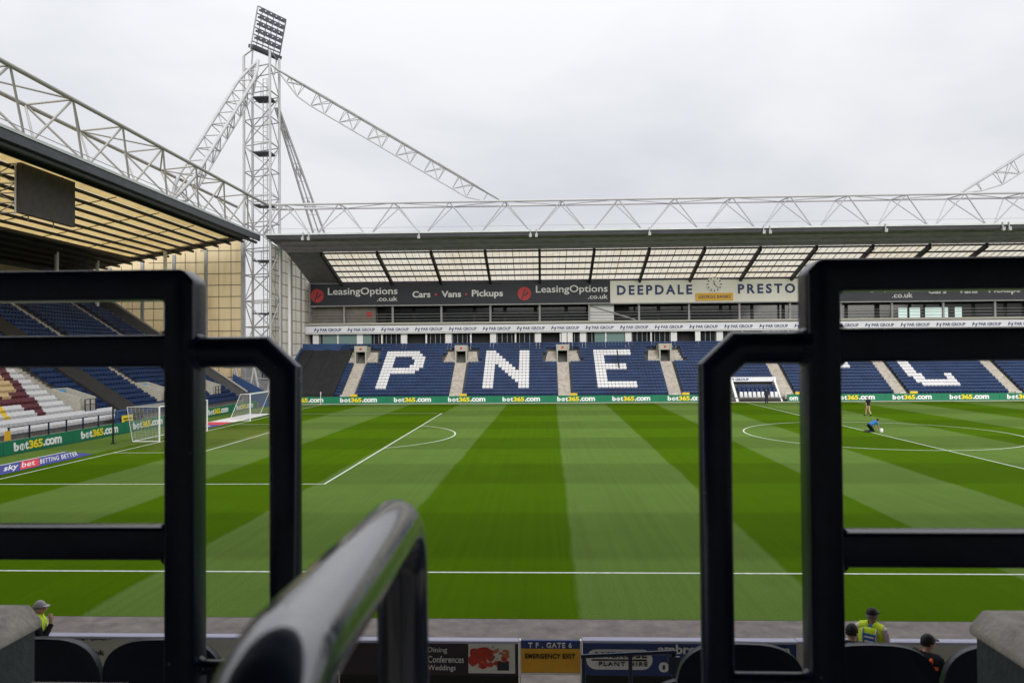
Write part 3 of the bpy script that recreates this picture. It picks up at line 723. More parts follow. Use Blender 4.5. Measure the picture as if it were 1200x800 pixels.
# ================================================================== LEFT STAND
LS = empty('grandstand', (-43, 62, 0), 'grandstand behind the left goal with white lower seats and cream-lit roof', 'grandstand')
LX, LRUN, LRISE, LZ0, LN = -33.9, .62, .40, .65, 28
LY0, LY1 = 26.0, 82.6
def lrow(k): return LX-LRUN*k, LZ0+LRISE*k
prof = [(LX+1.3, 0), (LX+1.3, .55), (LX+.3, .55)]
for k in range(LN):
    x, z = lrow(k); prof += [(x+.25, z), (x-LRUN+.25, z)]
    if k < LN-1: prof.append((x-LRUN+.25, z+LRISE))
prof += [(-54.5, prof[-1][1]), (-54.5, 0)]
m_ = MB(); m_.prism([(x, LY0, z) for x, z in prof], (0, LY1+1.2-LY0, 0)); m_.build('terrace', M['concrete'], LS)
LAI = [43.0, 54.35, 66.2, 76.9]
for a in LAI:
    m_ = MB()
    for k in range(6, LN):
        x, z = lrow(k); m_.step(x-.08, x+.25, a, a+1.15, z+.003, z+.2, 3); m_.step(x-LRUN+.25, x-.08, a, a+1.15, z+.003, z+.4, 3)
    m_.build('stairway', [M['stairs'], M['riser_shade']], LS)
    m_ = MB()
    for k in range(9, LN, 1):
        x, z = lrow(k); m_.box(x-.1, x, a+1.17, a+1.3, z+.4, z+1.05)
    o = m_.build('step_edge_posts', M['dark'], LS)
    # vomitory: concrete cheeks, black slab for the shade in the mouth, navy gates
    xa, za_ = lrow(1.7); xb, zb_ = lrow(5.4)
    m_ = MB()
    for yy in (a+.15, a+1.95):
        m_.prism([(xa, yy, za_), (xa, yy, za_+1.5), (xb, yy, zb_+.75), (xb, yy, za_)], (0, .22, 0))
    m_.box(xb-.2, xb, a+.15, a+2.17, za_, zb_+.75)
    vm = m_.build('vomitory', M['concrete_pale'], LS)
    m_ = MB(); m_.box(xb+.05, xb+.1, a+.38, a+1.94, za_, zb_+.0); m_.build('opening_shade', M['black'], vm)
    m_ = MB()
    for yy in (a+.45, a+1.1, a+1.8):
        m_.box(xa+.15, xa+.21, yy, yy+.07, za_, za_+1.4)
    for zz in (.5, .95, 1.35): m_.box(xa+.155, xa+.205, a+.5, a+1.86, za_+zz, za_+zz+.05)
    m_.build('gate', M['navy'], vm)
    m_ = MB(); m_.prism([(xb+.02, a+.5, zb_+.08), (xb+.02, a+1.8, zb_+.08), (xb+.02, a+1.8, zb_+.6), (xb+.02, a+.5, zb_+.6)], (.03, 0, 0)); m_.build('notice', mat('sky_blue_notice', (.05, .32, .68), .5), vm)
# seats of the left stand
indiv = []
BANDS = ((58.75, 61.1),)
def lcolor(k, y):
    if y > 61: return 0
    if k < 2: return 1 if y < 58.6 else 0
    if y > 54.3: return 0
    d = y-(50.2+.30*k)
    if d > .25: return 1
    if d > -.65: return 2
    if k == 2: return 4 if abs(y-47.2) < .3 else 1
    if k == 3: return 4 if abs(y-47.6) < .3 else (2 if d > -1.6 else 1)
    if k == 4: return 2
    if k == 5: return 2 if d > -1.6 or abs(y-48.7) < .4 else 3
    if k in (6, 7): return 3
    if k == 8: return 3 if d > -1.2 else 5
    return 5 if k < 12 else 0
cand = []
for k in range(LN):
    x, z = lrow(k); n = int((LY1-36.5)/SP)
    for i in range(n):
        y = 36.5+i*SP
        if any(a < y < b for a, b in BANDS): continue
        sk = False
        for a in LAI:
            if 2 <= k < 6 and a-.1 < y < a+2.4: sk = True
            if k >= 6 and a-.1 < y < a+1.35: sk = True
        if sk: continue
        cand.append((k, i, x-.1, y, z, lcolor(k, y)))
def vis(c):
    k, i, x, y, z, ci = c
    d = Vector((x, y, z+.6-CZ)); dep = d.dot(FW)
    px = 600+FPX*d.dot(RR)/dep; py = 400-FPX*d.dot(UU)/dep
    return 0 < px < 196 and 430 < py < 512
cand_v = sorted([c for c in cand if vis(c)], key=lambda c: c[2]**2+c[3]**2)[:285]
chosen = set((c[0], c[1]) for c in cand_v)
for c in cand:
    if (c[0], c[1]) not in chosen: stuff_seat(c[2], c[3], c[4], math.pi/2, c[5])
CN = ['navy', 'white', 'maroon', 'tan', 'yellow', 'grey']
ORD = ['front', 'second', 'third', 'fourth', 'fifth', 'sixth', 'seventh', 'eighth', 'ninth', 'tenth', 'eleventh', 'twelfth', 'thirteenth']
SEATL = []
sm = [SG.mesh('stadium_seat', M[q]) for q in SEATMATS]
for c in cand_v:
    k, i, x, y, z, ci = c
    o = link('stadium_seat', sm[ci]); o.location = (x, y, z); o.rotation_euler = (0, 0, math.pi/2)
    SEATL.append((o, c))
NUM = 'first second third fourth fifth sixth seventh eighth ninth tenth eleventh twelfth thirteenth fourteenth fifteenth sixteenth seventeenth eighteenth nineteenth twentieth'.split()
def nth(q): return NUM[q] if q < 20 else ('twenty-'+NUM[q-20] if q < 29 else ('thirtieth' if q == 29 else 'thirty-'+NUM[q-30]))
byrow = {}
for o, c in SEATL:
    y = c[3]; zone = 0 if y < 54.3 else (1 if y < 58.8 else 2)
    byrow.setdefault((c[0], zone), []).append((y, o, c))
for (k, zone), L_ in byrow.items():
    L_.sort(key=lambda q: q[0] if zone else -q[0])
    for q, (y, o, c) in enumerate(L_):
        wh = ('left of the nearest tunnel line', 'right of the nearest tunnel line', 'right of the dark cover strip')[zone]
        tag(o, f'{CN[c[5]]} tip-up seat, {ORD[k]} row behind the goal, {nth(q)} {wh}', 'seat', f'{CN[c[5]]} seats behind the goal')
# all remaining seats of both stands
me = bpy.data.meshes.new('stadium_seats'); me.from_pydata(np.concatenate(stuff_v), [], stuff_f)
for q in SEATMATS: me.materials.append(M[q])
me.polygons.foreach_set('material_index', stuff_m); me.update()
tag(link('stadium_seats', me), 'mass of navy seats in both stands with white seats spelling letters', 'seats', kind='stuff')
# dark cover running up the stand
for a, b in BANDS:
    x0_, z0_ = lrow(-.3); x1_, z1_ = lrow(LN-1)
    m_ = MB()
    for q in range(3):
        ya = a-.15+q*.88; m_.hexa([(x0_,ya,z0_+.2),(x0_,ya+.88,z0_+.2),(x1_,ya+.88,z1_+.2),(x1_,ya,z1_+.2),(x0_,ya,z0_+.8),(x0_,ya+.88,z0_+.8+.02*q),(x1_,ya+.88,z1_+.8+.02*q),(x1_,ya,z1_+.8)])
    o = m_.build('seat_cover', M['tarp']); tag(o, 'dark cover strip running up the seats behind the goal', 'seat cover')
# end wall and handrail at the corner end
x0_, z0_ = lrow(0); x1_, z1_ = lrow(LN-1)
m_ = MB(); m_.prism([(x0_, LY1+1.21, 0), (x0_, LY1+1.21, z0_+.9), (x1_-2, LY1+1.21, z1_+2.6), (x1_-2, LY1+1.21, 0)], (0, .3, 0)); m_.build('end_wall', M['soffit'], LS)
strut('end_rail', LS, (x0_, LY1+1.1, z0_+1.15), (x1_-2, LY1+1.1, z1_+2.85), .11, M['steel_cream'])
m_ = MB(); m_.box(-55.4, -54.6, LY0, 88.0, 6, 16.0); m_.build('back_wall', M['dark'], LS)
m_ = MB(); m_.box(-54.55, -54.45, LY0, LY1, 13.2, 15.4); m_.build('rear_rooflight', M['cream'], LS)
for yy in (63.5, 74.5, 81.5):
    m_ = MB(); m_.tube([(-50.3, yy, 11), (-50.3, yy, 17)], .2, 10); m_.build('column', M['palegrey'], LS)
m_ = MB(); m_.tube([(-43.2, 83.0, 8.0), (-43.2, 83.0, 18.2)], .2, 10); m_.build('column', M['palegrey'], LS)
# roof
LP = [(-33.0, 20.05), (-36.0, 19.5), (-47.3, 17.4), (-55.5, 15.9)]
def lz(x):
    for (a, za_), (b, zb_) in zip(LP, LP[1:]):
        if x >= b: return za_+(zb_-za_)*(x-a)/(b-a)
    return LP[-1][1]
RY0, RY1 = 20.0, 85.4
def lslab(m_, xa, xb, ya, yb, up=0, th=.12):
    m_.hexa([(xb,ya,lz(xb)+up),(xa,ya,lz(xa)+up),(xa,yb,lz(xa)+up),(xb,yb,lz(xb)+up),(xb,ya,lz(xb)+up+th),(xa,ya,lz(xa)+up+th),(xa,yb,lz(xa)+up+th),(xb,yb,lz(xb)+up+th)])
m_ = MB(); lslab(m_, -33.0, -35.3, RY0, RY1); lslab(m_, -47.3, -55.5, RY0, RY1); lslab(m_, -35.3, -47.3, RY1-2.0, RY1); m_.build('roof_sheet', M['dark'], LS)
m_ = MB(); m_.box(-33.25, -32.95, RY0, RY1, 20.1, 20.3); m_.build('gutter', M['gutter'], LS)
m_ = MB()
m_.box(-33.2, -33.0, RY0, RY1, 19.45, 20.09); m_.build('fascia', mat('lip_sheet', (.055, .060, .070), .5, .3, noise=(.2, 1)), LS)
m_ = MB(); m_.tube([(-33.5, RY0, 19.3), (-33.5, RY1, 19.3)], .16, 8); m_.build('edge_pipe', M['soffit'], LS)
NS = 8; sw = (47.3-35.3)/NS
for s in range(NS):
    xa = -35.3-s*sw-.05; xb = xa-sw+.1
    y = 36.0; key = None
    me_ = None
    while y < RY1-2.2:
        L_ = min(3.4, RY1-2.0-y)
        kk = ('L', s, round(L_, 2))
        if kk not in _pan:
            q = MB(); q.hexa([(xb-xa,0,lz(xb)-lz(xa)),(0,0,0),(0,L_-.05,0),(xb-xa,L_-.05,lz(xb)-lz(xa)),(xb-xa,0,lz(xb)-lz(xa)+.03),(0,0,.03),(0,L_-.05,.03),(xb-xa,L_-.05,lz(xb)-lz(xa)+.03)]); _pan[kk] = q.mesh('roof_panel', M['cream'])
        part('roof_panel', _pan[kk], LS, (xa, y, lz(xa)+.05)); y += L_
for s in range(NS+1+6):
    x = -35.3-s*sw
    if x < -55.4: break
    m_ = MB(); m_.box(x-.10, x+.10, RY0, RY1+.5, lz(x)-.24, lz(x)-.003); m_.build('purlin', M['purlin'], LS)
for yy in (40, 47, 54, 61, 68, 75, 82.9):
    m_ = MB(); m_.hexa([(-55,yy,lz(-55)-.02),(-36,yy,lz(-36)-.02),(-36,yy+.06,lz(-36)-.02),(-55,yy+.06,lz(-55)-.02),(-55,yy,lz(-55)+.045),(-36,yy,lz(-36)+.045),(-36,yy+.06,lz(-36)+.045),(-55,yy+.06,lz(-55)+.045)]); m_.build('rafter', M['purlin'], LS)
# gable screen of cream sheets at the corner end
GYW = 88.0
colx = [-36.1, -40.65, -44.6, -48.55, -52.6, -56.6]
for a, b in zip(colx, colx[1:]):
    wd = (a-b)/3
    for c in range(3):
        for j in range(13):
            zz = 2.0+1.4*j; xb = a-wd*(c+1)
            hh_ = min(1.4, lz(max(xb+wd, -55.4))+.85-zz)
            if hh_ < .15: continue
            kk = ('G', round(wd, 2))
            if kk not in _pan:
                q = MB(); q.box(.004, wd-.004, -.02, .02, 0, 1.392); _pan[kk] = q.mesh('gable_panel', M['gable'])
            part('gable_panel', _pan[kk], LS, (xb, GYW+random.uniform(0, .012), zz)).scale.z = hh_/1.4
for a in colx:
    m_ = MB(); m_.box(a-.16, a+.16, GYW-.35, GYW-.05, 0, lz(max(a, -55.4))+.4); m_.build('gable_post', M['steel_grey'], LS)
for j in range(14):
    zz = 2.0+1.4*j-.07
    if zz > 20: break
    m_ = MB(); m_.box(-56.6 if zz < 16 else -54+(zz-16)*4.6, -36.1, GYW-.045, GYW-.025, zz, zz+.07); m_.build('gable_rail', M['purlin'], LS)
for a, b in zip(colx, colx[1:]):
    for c in (1, 2):
        xq = a+(b-a)*c/3; m_ = MB(); m_.box(xq-.025, xq+.025, GYW-.043, GYW-.028, 2, lz(max(xq, -55.4))+.3); m_.build('gable_mullion', M['steel_grey'] if c == 5 else M['purlin'], LS)
# scoreboard screen hung under the roof edge
SB = empty('scoreboard', (-36.3, 52.5, 15.8), 'large blank dark screen hanging under the left stand roof', 'scoreboard')
m_ = MB(); m_.box(-36.3, -35.95, 49.5, 55.4, 15.98, 19.48); m_.build('screen', M['screen'], SB)
for y in (49.6, 52.5, 55.3):
    for z0_, z1_ in ((15.98, 19.4),):
        strut('frame_post', SB, (-37.6, y, z0_), (-37.6, y, z1_), .05, M['steel_grey'])
for j in range(6):
    z0_ = 15.98+j*.68
    strut('frame_rung', SB, (-36.3, 49.4, z0_), (-37.6, 49.4, z0_), .045, M['steel_grey'])
    if j < 5: strut('frame_brace', SB, (-36.3, 49.4, z0_) if j % 2 else (-37.6, 49.4, z0_), (-37.6, 49.4, z0_+.68) if j % 2 else (-36.3, 49.4, z0_+.68), .035, M['steel_grey'])
strut('frame_post', SB, (-36.3, 49.4, 15.9), (-36.3, 49.4, 19.3), .07, M['gutter'])
for y in (49.9, 52.5, 55.1): strut('hanger', SB, (-36.6, y, 19.2), (-36.6, y, lz(-36.6)), .05, M['steel_grey'])
# left roof truss (runs away from us)
q0 = 81.6; LT = 6.2
nt_ = [q0-LT*i for i in range(10)][::-1]; nb_ = [q0+LT/2-LT*i for i in range(11)][::-1]
truss('white triangular roof truss above the stand behind the goal', (-33.0, 24.2), (-36.5, 23.9), (-34.0, 20.6), nt_, nb_, 'y', .16, .11, M['steel_cream'], (0, 2.8))
strut('edge_rail', LS, (-33.3, RY0, 20.75), (-33.3, RY1, 20.75), .03, M['steel_grey'])

# ================================================================== FLOODLIGHT TOWER
TX, TY = -33.9, 88.6
FT = empty('floodlight_tower', (TX, TY, 0), 'tall white lattice floodlight tower in the corner between the stands', 'floodlight tower')
LEG = [Vector((-2.05, -.55, 0)), Vector((.35, -2.1, 0)), Vector((2.25, .55, 0)), Vector((-1.35, 2.1, 0))]
for l_, px_ in zip(LEG, (286, 316.5, 327.5, 296)): l_.x = at(px_, 200, TY+l_.y).x-TX
TC = Vector((TX, TY, 0)); TH = 42.6
for l in LEG: strut('leg', FT, TC+l, TC+l+Vector((0, 0, TH)), .155, M['steel'], 8)
lev = [i*3.15 for i in range(14)]
for i, z in enumerate(lev):
    for j in range(4):
        a, b = TC+LEG[j], TC+LEG[(j+1) % 4]
        strut('ring_beam', FT, a+Vector((0, 0, z)), b+Vector((0, 0, z)), .075, M['steel'])
        if i < 13:
            if (i+j) % 2: a, b = b, a
            strut('diagonal', FT, a+Vector((0, 0, z)), b+Vector((0, 0, z+3.15)), .07, M['steel'])
for z in (11.0, 17.4, 24.2, 30.6, 37.3):
    m_ = MB(); m_.box(TX-.9, TX+1.3, TY-1.1, TY+1.1, z, z+.12); p_ = m_.build('platform', M['lamp'], FT)
    m_ = MB()
    for dx in (-.9, .2, 1.25): m_.box(TX+dx-.03, TX+dx+.03, TY-1.12, TY-1.06, z+.12, z+1.2)
    m_.box(TX-.9, TX+1.3, TY-1.125, TY-1.065, z+1.2, z+1.26); m_.build('guard_rail', M['steel_grey'], p_)
m_ = MB(); 
for dx in (-.25, .25): m_.tube([(TX+.3+dx, TY, 0), (TX+.3+dx, TY, 40)], .05, 6)
z = .4
while z < 40: m_.box(TX+.05, TX+.55, TY-.02, TY+.02, z, z+.04); z += .5
o = m_.build('ladder', M['steel_grey'], FT)
# lamp head, tilted towards the pitch
hn = Vector((.84, -.47, -.27)).normalized(); hh = Vector((.49, .87, 0)).normalized(); hu = hn.cross(hh)*-1
if hu.z < 0: hu = -hu
HC = TC+Vector((.75, 0, 45.5))
W2, H2 = 2.15, 2.5
def hp(a, b, c=0): return HC+hh*a+hu*b+hn*c
m_ = MB()
for a in (-W2, W2): m_.tube([hp(a, -H2), hp(a, H2)], .09, 6)
for j in range(6): m_.tube([hp(-W2, -H2+.9+j*(2*H2-.9)/5), hp(W2, -H2+.9+j*(2*H2-.9)/5)], .085, 6)
for a in np.linspace(-W2, W2, 6)[1:-1]: m_.tube([hp(a, -H2, -.15), hp(a, H2, -.15)], .05, 6)
m_.tube([hp(-W2, -H2), hp(W2, -H2)], .09, 6)
LF = m_.build('lamp_frame', M['steel_grey'], FT)
m_ = MB(); m_.hexa([hp(-W2,-H2+.1,-.5),hp(W2,-H2+.1,-.5),hp(W2,-H2+.1,.5),hp(-W2,-H2+.1,.5),hp(-W2,-H2+.5,-.5),hp(W2,-H2+.5,-.5),hp(W2,-H2+.5,.5),hp(-W2,-H2+.5,.5)]); m_.build('gantry', M['lamp'], FT)
lm = MB(); 
lm.tube([Vector((0,0,0)), hn*.16, hn*.40], .3, 10, rs=[.14, .25, .28]); lm.add([hn*.401+hh*.27*math.cos(a)+hu*.27*math.sin(a) for a in np.linspace(0, 2*math.pi, 11)[:-1]], [tuple(range(10))], 1)
lm.hexa([hh*-.12-hn*.3-hu*.12, hh*.12-hn*.3-hu*.12, hh*.12-hu*.12, hh*-.12-hu*.12, hh*-.12-hn*.3+hu*.12, hh*.12-hn*.3+hu*.12, hh*.12+hu*.12, hh*-.12+hu*.12], 0)
lamp_me = lm.mesh('lamp', [M['lamp'], mat('lamp_lens', (.10, .11, .13), .15, .6)])
for j in range(5):
    for i in range(5):
        o = part('lamp', lamp_me, LF, hp((i-2)*.8, -H2+1.4+j*(2*H2-.9)/5, .05))
for a in (-1, 1):
    strut('head_prop', FT, hp(a*1.8, -H2), TC+Vector((a*1.3, a*.4, TH-2.0)), .09, M['steel'])
    strut('head_prop', FT, hp(a*1.8, -H2), TC+LEG[1 if a > 0 else 0]+Vector((0, 0, TH)), .09, M['steel'])
def raking(label, p0, p1, depth, wd, n, matx, r=.17, side=None, up=None, aframe=False):
    """tapered triangular lattice boom: two upper chords meet at both ends, one lower chord bellies out"""
    p0 = Vector(p0); p1 = Vector(p1); d = p1-p0; t = empty('raking_boom', p1, label, 'lattice boom')
    dn = d.normalized(); sd_ = side if side is not None else dn.cross(Vector((0, 0, 1))).normalized(); up_ = sd_.cross(dn)
    if up_.z < 0: up_ = -up_
    def taper(s): return min(1, s/.14, (1-s)/.14)
    A = []; B = []; C_ = []
    for i in range(n+1):
        s = i/n; k = taper(s) if not aframe else .15+.85*s; c = p0+d*s
        A.append(c+sd_*wd*k/2); B.append(c-sd_*wd*k/2); C_.append(c-up_*depth*min(1, s/.14, (1-s)/.10))
    for L_, r_ in ((A, r), (B, r), (C_, r*.62)):
        brk = [0]+[i for i in range(1, n) if abs(i/n-.14) < .5/n or abs(i/n-.86) < .5/n or abs(i/n-.9) < .5/n]+[n]
        m_ = MB(); m_.tube([L_[i] for i in range(n+1)], r_, 8); m_.build('chord', matx, t)
    for i in range(1, n):
        for L_ in (A, B):
            strut('lacing', t, C_[i], L_[i+1] if i % 2 else L_[i-1], r*.36, matx)
            strut('lacing', t, C_[i], L_[i], r*.32, matx)
        strut('lacing', t, A[i], B[i], r*.36, matx)
    return t
raking('white lattice boom from the floodlight tower down to the far roof', (TX+1.8, TY-.5, 41.0), (-4.6, 89.4, 24.6), 1.8, .9, 16, M['steel'], .14)
raking('white lattice boom from the floodlight tower down to the roof behind the goal', (TX+.3, TY-2.2, 41.3), (-35.6, 69.5, 20.9), 2.0, 2.0, 12, M['steel'], .18)
raking('white lattice boom dropping to the far roof at the right edge of the picture', (82, 88.8, 44.6), (50.0, 89.4, 24.6), 1.8, .9, 16, M['steel'], .14)
raking('white lattice backstay from the floodlight tower behind the far roof', (TX+1.6, TY+.5, 36.5), (-29.2, 112, 10.0), .01, 2.6, 14, M['steel'], .15, side=Vector((1, .2, 0)).normalized(), aframe=True)
# foot of the tower: concrete plinth and white A frames
m_ = MB(); m_.box(TX-3, TX+3, TY-3, TY+3, 0, .5); m_.build('plinth', M['concrete'], FT)
for dx in (-2.0, .2, 2.4):
    strut('foot_prop', FT, (TX+dx-.9, TY-3.4, 0.2), (TX+dx, TY-3.4, 4.6), .16, M['steel'], 8); strut('foot_prop', FT, (TX+dx+.9, TY-3.4, 0.2), (TX+dx, TY-3.4, 4.6), .16, M['steel'], 8)
strut('foot_beam', FT, (TX-3.4, TY-3.4, 4.7), (TX+3.4, TY-3.4, 4.7), .2, M['steel'], 8)
m_ = MB(); m_.prism([(-34.0, 84.6, 0), (-31.8, 84.6, 0), (-31.8, 84.6, 1.6), (-36.0, 84.6, 3.8), (-36.0, 84.6, 0)], (0, .3, 0)); o = m_.build('corner_wall', M['wallblue']); tag(o, 'sloping blue corner wall below the floodlight tower', 'wall')

# ================================================================== PITCHSIDE BOARDS, GOALS, MATS
def pitch_board(n_o, xd, L, H, label, txt=True):
    """n_o: lower-left corner seen from the pitch"""
    xd = Vector(xd); zd = Vector((0, 0, 1)); nd = xd.cross(zd); p = Vector(n_o)
    t = empty('advertising_board', p+xd*L/2, label, 'advertising board', 'green boards along the pitch')
    m_ = MB(); a = p; m_.hexa([a-nd*.08, a+xd*(L-.02)-nd*.08, a+xd*(L-.02), a, a-nd*.08+zd*H, a+xd*(L-.02)-nd*.08+zd*H, a+xd*(L-.02)+zd*H, a+zd*H]); m_.build('panel', M['green'], t)
    if txt:
        o = p+xd*.85+zd*.17
        w3 = 4.55; k = w3/4.55
        letters(t, 'b', o, xd, zd, .43, .54, M['white'], .035)
        # the second character is a ring with a barred ball
        c = o+xd*.72+zd*.2
        m_ = MB()
        ring = [c+xd*.22*math.cos(a)+zd*.21*math.sin(a)+nd*.01 for a in np.linspace(0, 2*math.pi, 17)[:-1]]
        m_.prism(ring, nd*.02); ro = m_.build('ball_letter', M['white'], t)
        m_ = MB()
        for s in (-.1, .06): m_.prism([c+xd*(s)+zd*.13+nd*.032, c+xd*(s)-zd*.13+nd*.032, c+xd*(s+.06)-zd*.13+nd*.032, c+xd*(s+.06)+zd*.13+nd*.032], nd*.006)
        m_.build('ball_mark', M['green'], ro)
        letters(t, 't', o+xd*.98, xd, zd, .30, .50, M['white'], .035)
        letters(t, '365', o+xd*1.33, xd, zd, 1.28, .54, M['yellow'], .035, .95)
        letters(t, '.com', o+xd*2.68, xd, zd, 1.82, .46, M['white'], .035, .95)
    return t
names = ['by the corner flag, below the black tarpaulin', 'below the left half of the letter P', 'just right of the letter P', 'just left of the letter N', 'below the letter N', 'just left of the letter E', 'below the letter E', 'just left of the dugout', '', '',
  'below the letter F, right of the right-hand rail post', 'just left of the letter C', 'below the letter C', 'just right of the letter C', 'at the right edge of the picture', 'first one beyond the right edge', 'second one beyond the right edge', 'third one beyond the right edge', 'fourth one beyond the right edge']
BD = 6.56
x = -24.35-.85-BD
i = 0
while x < 84:
    if not (x+BD > DUGX0-1 and x < DUGX1-.5):
        pitch_board((x, 88.28, .06), (1, 0, 0), BD, .85, 'green betting board across the pitch, '+names[i])
    x += BD; i += 1
m_ = MB(); m_.box(DUGX1+.05, DUGX1+4.8, 88.2, 88.28, .06, .91); o = m_.build('advertising_board', M['green']); tag(o, 'short plain green board at the right of the dugout', 'advertising board')
letters(o, 'om', (DUGX1+.25, 88.2, .2), (1, 0, 0), (0, 0, 1), 1.0, .42, M['white'], .035)
xs = -32.45
ys = [40.2, 46.9, 53.6, 60.3, 67.0, 73.7, 80.4]
lbl = ['nearest part seen', 'below the navy fence', 'behind the near goal', 'right of the near goal', 'behind the second goal', 'far end beside the corner', 'last before the corner']
y0_ = at(16, 527, 43).y
ty = float((Vector((0, 0, 0))).y)
def lefty(px, py):
    d = FW+RR*((px-600)/FPX)-UU*((py-400)/FPX); return (d*(xs/d.x)).y
st = lefty(16, 520)-.85
j = 0; y = st-6.62
while y < 81:
    pitch_board((xs, y, .0), (0, 1, 0), 6.62, .86, 'green betting board behind the left goal line, '+lbl[min(j, 6)])
    y += 6.62; j += 1
def flat_mat(p, L, W, label, msgs):
    t = empty('pitch_mat', (p[0], p[1]+L/2, 0), label, 'pitch mat')
    m_ = MB(); x_, y_ = p[0], p[1]
    m_.hexa([(x_-W, y_, .006), (x_, y_, .006), (x_-.0, y_+L, .006), (x_-W, y_+L+.9, .006), (x_-W, y_, .022), (x_, y_, .022), (x_, y_+L, .022), (x_-W, y_+L+.9, .022)]); m_.build('sheet', M['matblue'], t)
    m_ = MB(); m_.hexa([(x_-W-.12, y_, .006), (x_-W-.01, y_, .006), (x_-W-.01, y_+L+.9, .006), (x_-W-.12, y_+L+.9, .006), (x_-W-.12, y_, .03), (x_-W-.01, y_, .03), (x_-W-.01, y_+L+.9, .03), (x_-W-.12, y_+L+.9, .03)]); m_.build('edge_strip', M['white'], t)
    msgs(t); return t
XR = (-1, 0, 0)
UPM = (-.575, .82, 0)
def msg1(t):
    x_ = -27.85
    letters(t, 'sky', (x_+.2, 36.8, .022), (0, 1, 0), UPM, 1.05, 3.0, M['white'], .012, proud=.002)
    m_ = MB(); q_ = [(x_+.3, 37.9), (x_+.3, 39.4), (x_-1.75, 42.3), (x_-1.75, 40.8)]
    m_.hexa([(a, b, .0225) for a, b in q_]+[(a, b, .027) for a, b in q_]); rb = m_.build('red_block', M['matred'], t)
    letters(rb, 'bet', (x_-.15, 38.65, .027), (0, 1, 0), UPM, 1.05, 2.3, M['white'], 0, proud=.002)
    letters(t, 'BETTING', (x_-.1, 40.05, .022), (0, 1, 0), UPM, 1.62, 2.1, M['white'], .0, 1.1, proud=.002)
    letters(t, 'BETTER', (x_-.1, 41.9, .022), (0, 1, 0), UPM, 1.5, 2.1, M['white'], .0, 1.1, proud=.002)
flat_mat((-27.4, 35.8), 8.3, 2.35, 'blue pitch mat reading sky bet BETTING BETTER beside the goal line', msg1)
def msg2(t):
    x_ = -27.5
    m_ = MB(); m_.box(x_-2.2, x_-.1, 62.5, 65.0, .022, .027); rb = m_.build('red_block', M['matred'], t)
    letters(t, 'sky', (x_-.55, 60.0, .022), (0, 1, 0), XR, 2.0, 1.5, M['white'], .03, proud=.002)
    m_ = MB(); m_.box(x_-2.25, x_-.05, 65.1, 73.9, .022, .028); m_.build('white_block', M['white'], t)
flat_mat((-27.5, 58.6), 15.4, 2.3, 'blue red and white pitch mat lying beyond the near goal', msg2)
def goal(y0_, label, slant):
    t = empty('goal', (GX, y0_+3.66, 0), label, 'goal', 'goals on the left goal line')
    H = 2.44; L = 7.32
    for yy in (y0_, y0_+L): strut('post', t, (GX, yy, 0), (GX, yy, H+.03), .06, M['whitepaint'], 10)
    strut('crossbar', t, (GX, y0_, H), (GX, y0_+L, H), .058, M['whitepaint'], 10)
    bt = -1.9 if slant else -1.9; tp_ = -.9 if slant else -2.3
    for yy in (y0_, y0_+L):
        strut('base_bar', t, (GX, yy, .05), (GX+bt, yy, .05), .035, M['whitepaint']);
        strut('back_stay', t, (GX+tp_, yy, H), (GX+bt, yy, .05), .03, M['whitepaint'] if slant else M['net'])
        strut('top_stay', t, (GX, yy, H), (GX+tp_, yy, H), .025, M['whitepaint'] if slant else M['net'])
    strut('base_bar', t, (GX+bt, y0_, .05), (GX+bt, y0_+L, .05), .035, M['whitepaint'])
    m_ = MB(); hw = .0058; st_ = .17
    def cord(a, b): m_.tube([a, b], hw, 3, 0, False, cap=False)
    nn = int(H/st_)
    for yy in (y0_, y0_+L):
        for q in range(nn+1):
            s = q/nn; cord((GX, yy, H*s), (GX+bt+(tp_-bt)*s, yy, H*s))
        for q in range(9):
            s = q/8; cord((GX+bt*s, yy, .02), (GX+tp_*s, yy, H))
    for q in range(nn+1):
        s = q/nn; cord((GX+bt+(tp_-bt)*s, y0_, H*s), (GX+bt+(tp_-bt)*s, y0_+L, H*s))
    for q in range(int(L/st_)+1):
        yy = y0_+q*L/int(L/st_); cord((GX+bt, yy, .02), (GX+tp_, yy, H)); cord((GX+tp_, yy, H), (GX, yy, H))
    for q in range(1, 9): cord((GX+tp_*q/8, y0_, H), (GX+tp_*q/8, y0_+L, H))
    o = m_.build('net', M['net'], t)
    return t
goal(YC-3.66, 'white goal with box net nearest the sky blue and red pitch mat', False)
goal(66.2, 'white portable goal with slanting side stays, second along the goal line', True)
fl = empty('corner_flag', (GX, FY, 0), 'thin white corner flag post in the far left corner of the pitch', 'corner flag')
strut('post', fl, (GX, FY, 0), (GX, FY, 1.55), .035, M['whitepaint'])
m_ = MB(); m_.hexa([(GX,FY-.01,1.2),(GX+.06,FY-.01,1.22),(GX+.06,FY+.01,1.22),(GX,FY+.01,1.2),(GX,FY-.01,1.54),(GX+.06,FY-.01,1.5),(GX+.06,FY+.01,1.5),(GX,FY+.01,1.54)]); m_.build('flag', M['white'], fl)
pf = empty('net_pole', (-29.3, 49.3, 0), 'dark upright pole on the grass left of the near goal', 'pole')
strut('pole', pf, (-29.3, 49.3, 0), (-29.3, 49.3, 2.75), .06, M['black'], 8); m_ = MB(); m_.tube([(-29.3, 49.3, 0), (-29.3, 49.3, .06)], .16, 10); m_.build('foot', M['black'], pf)
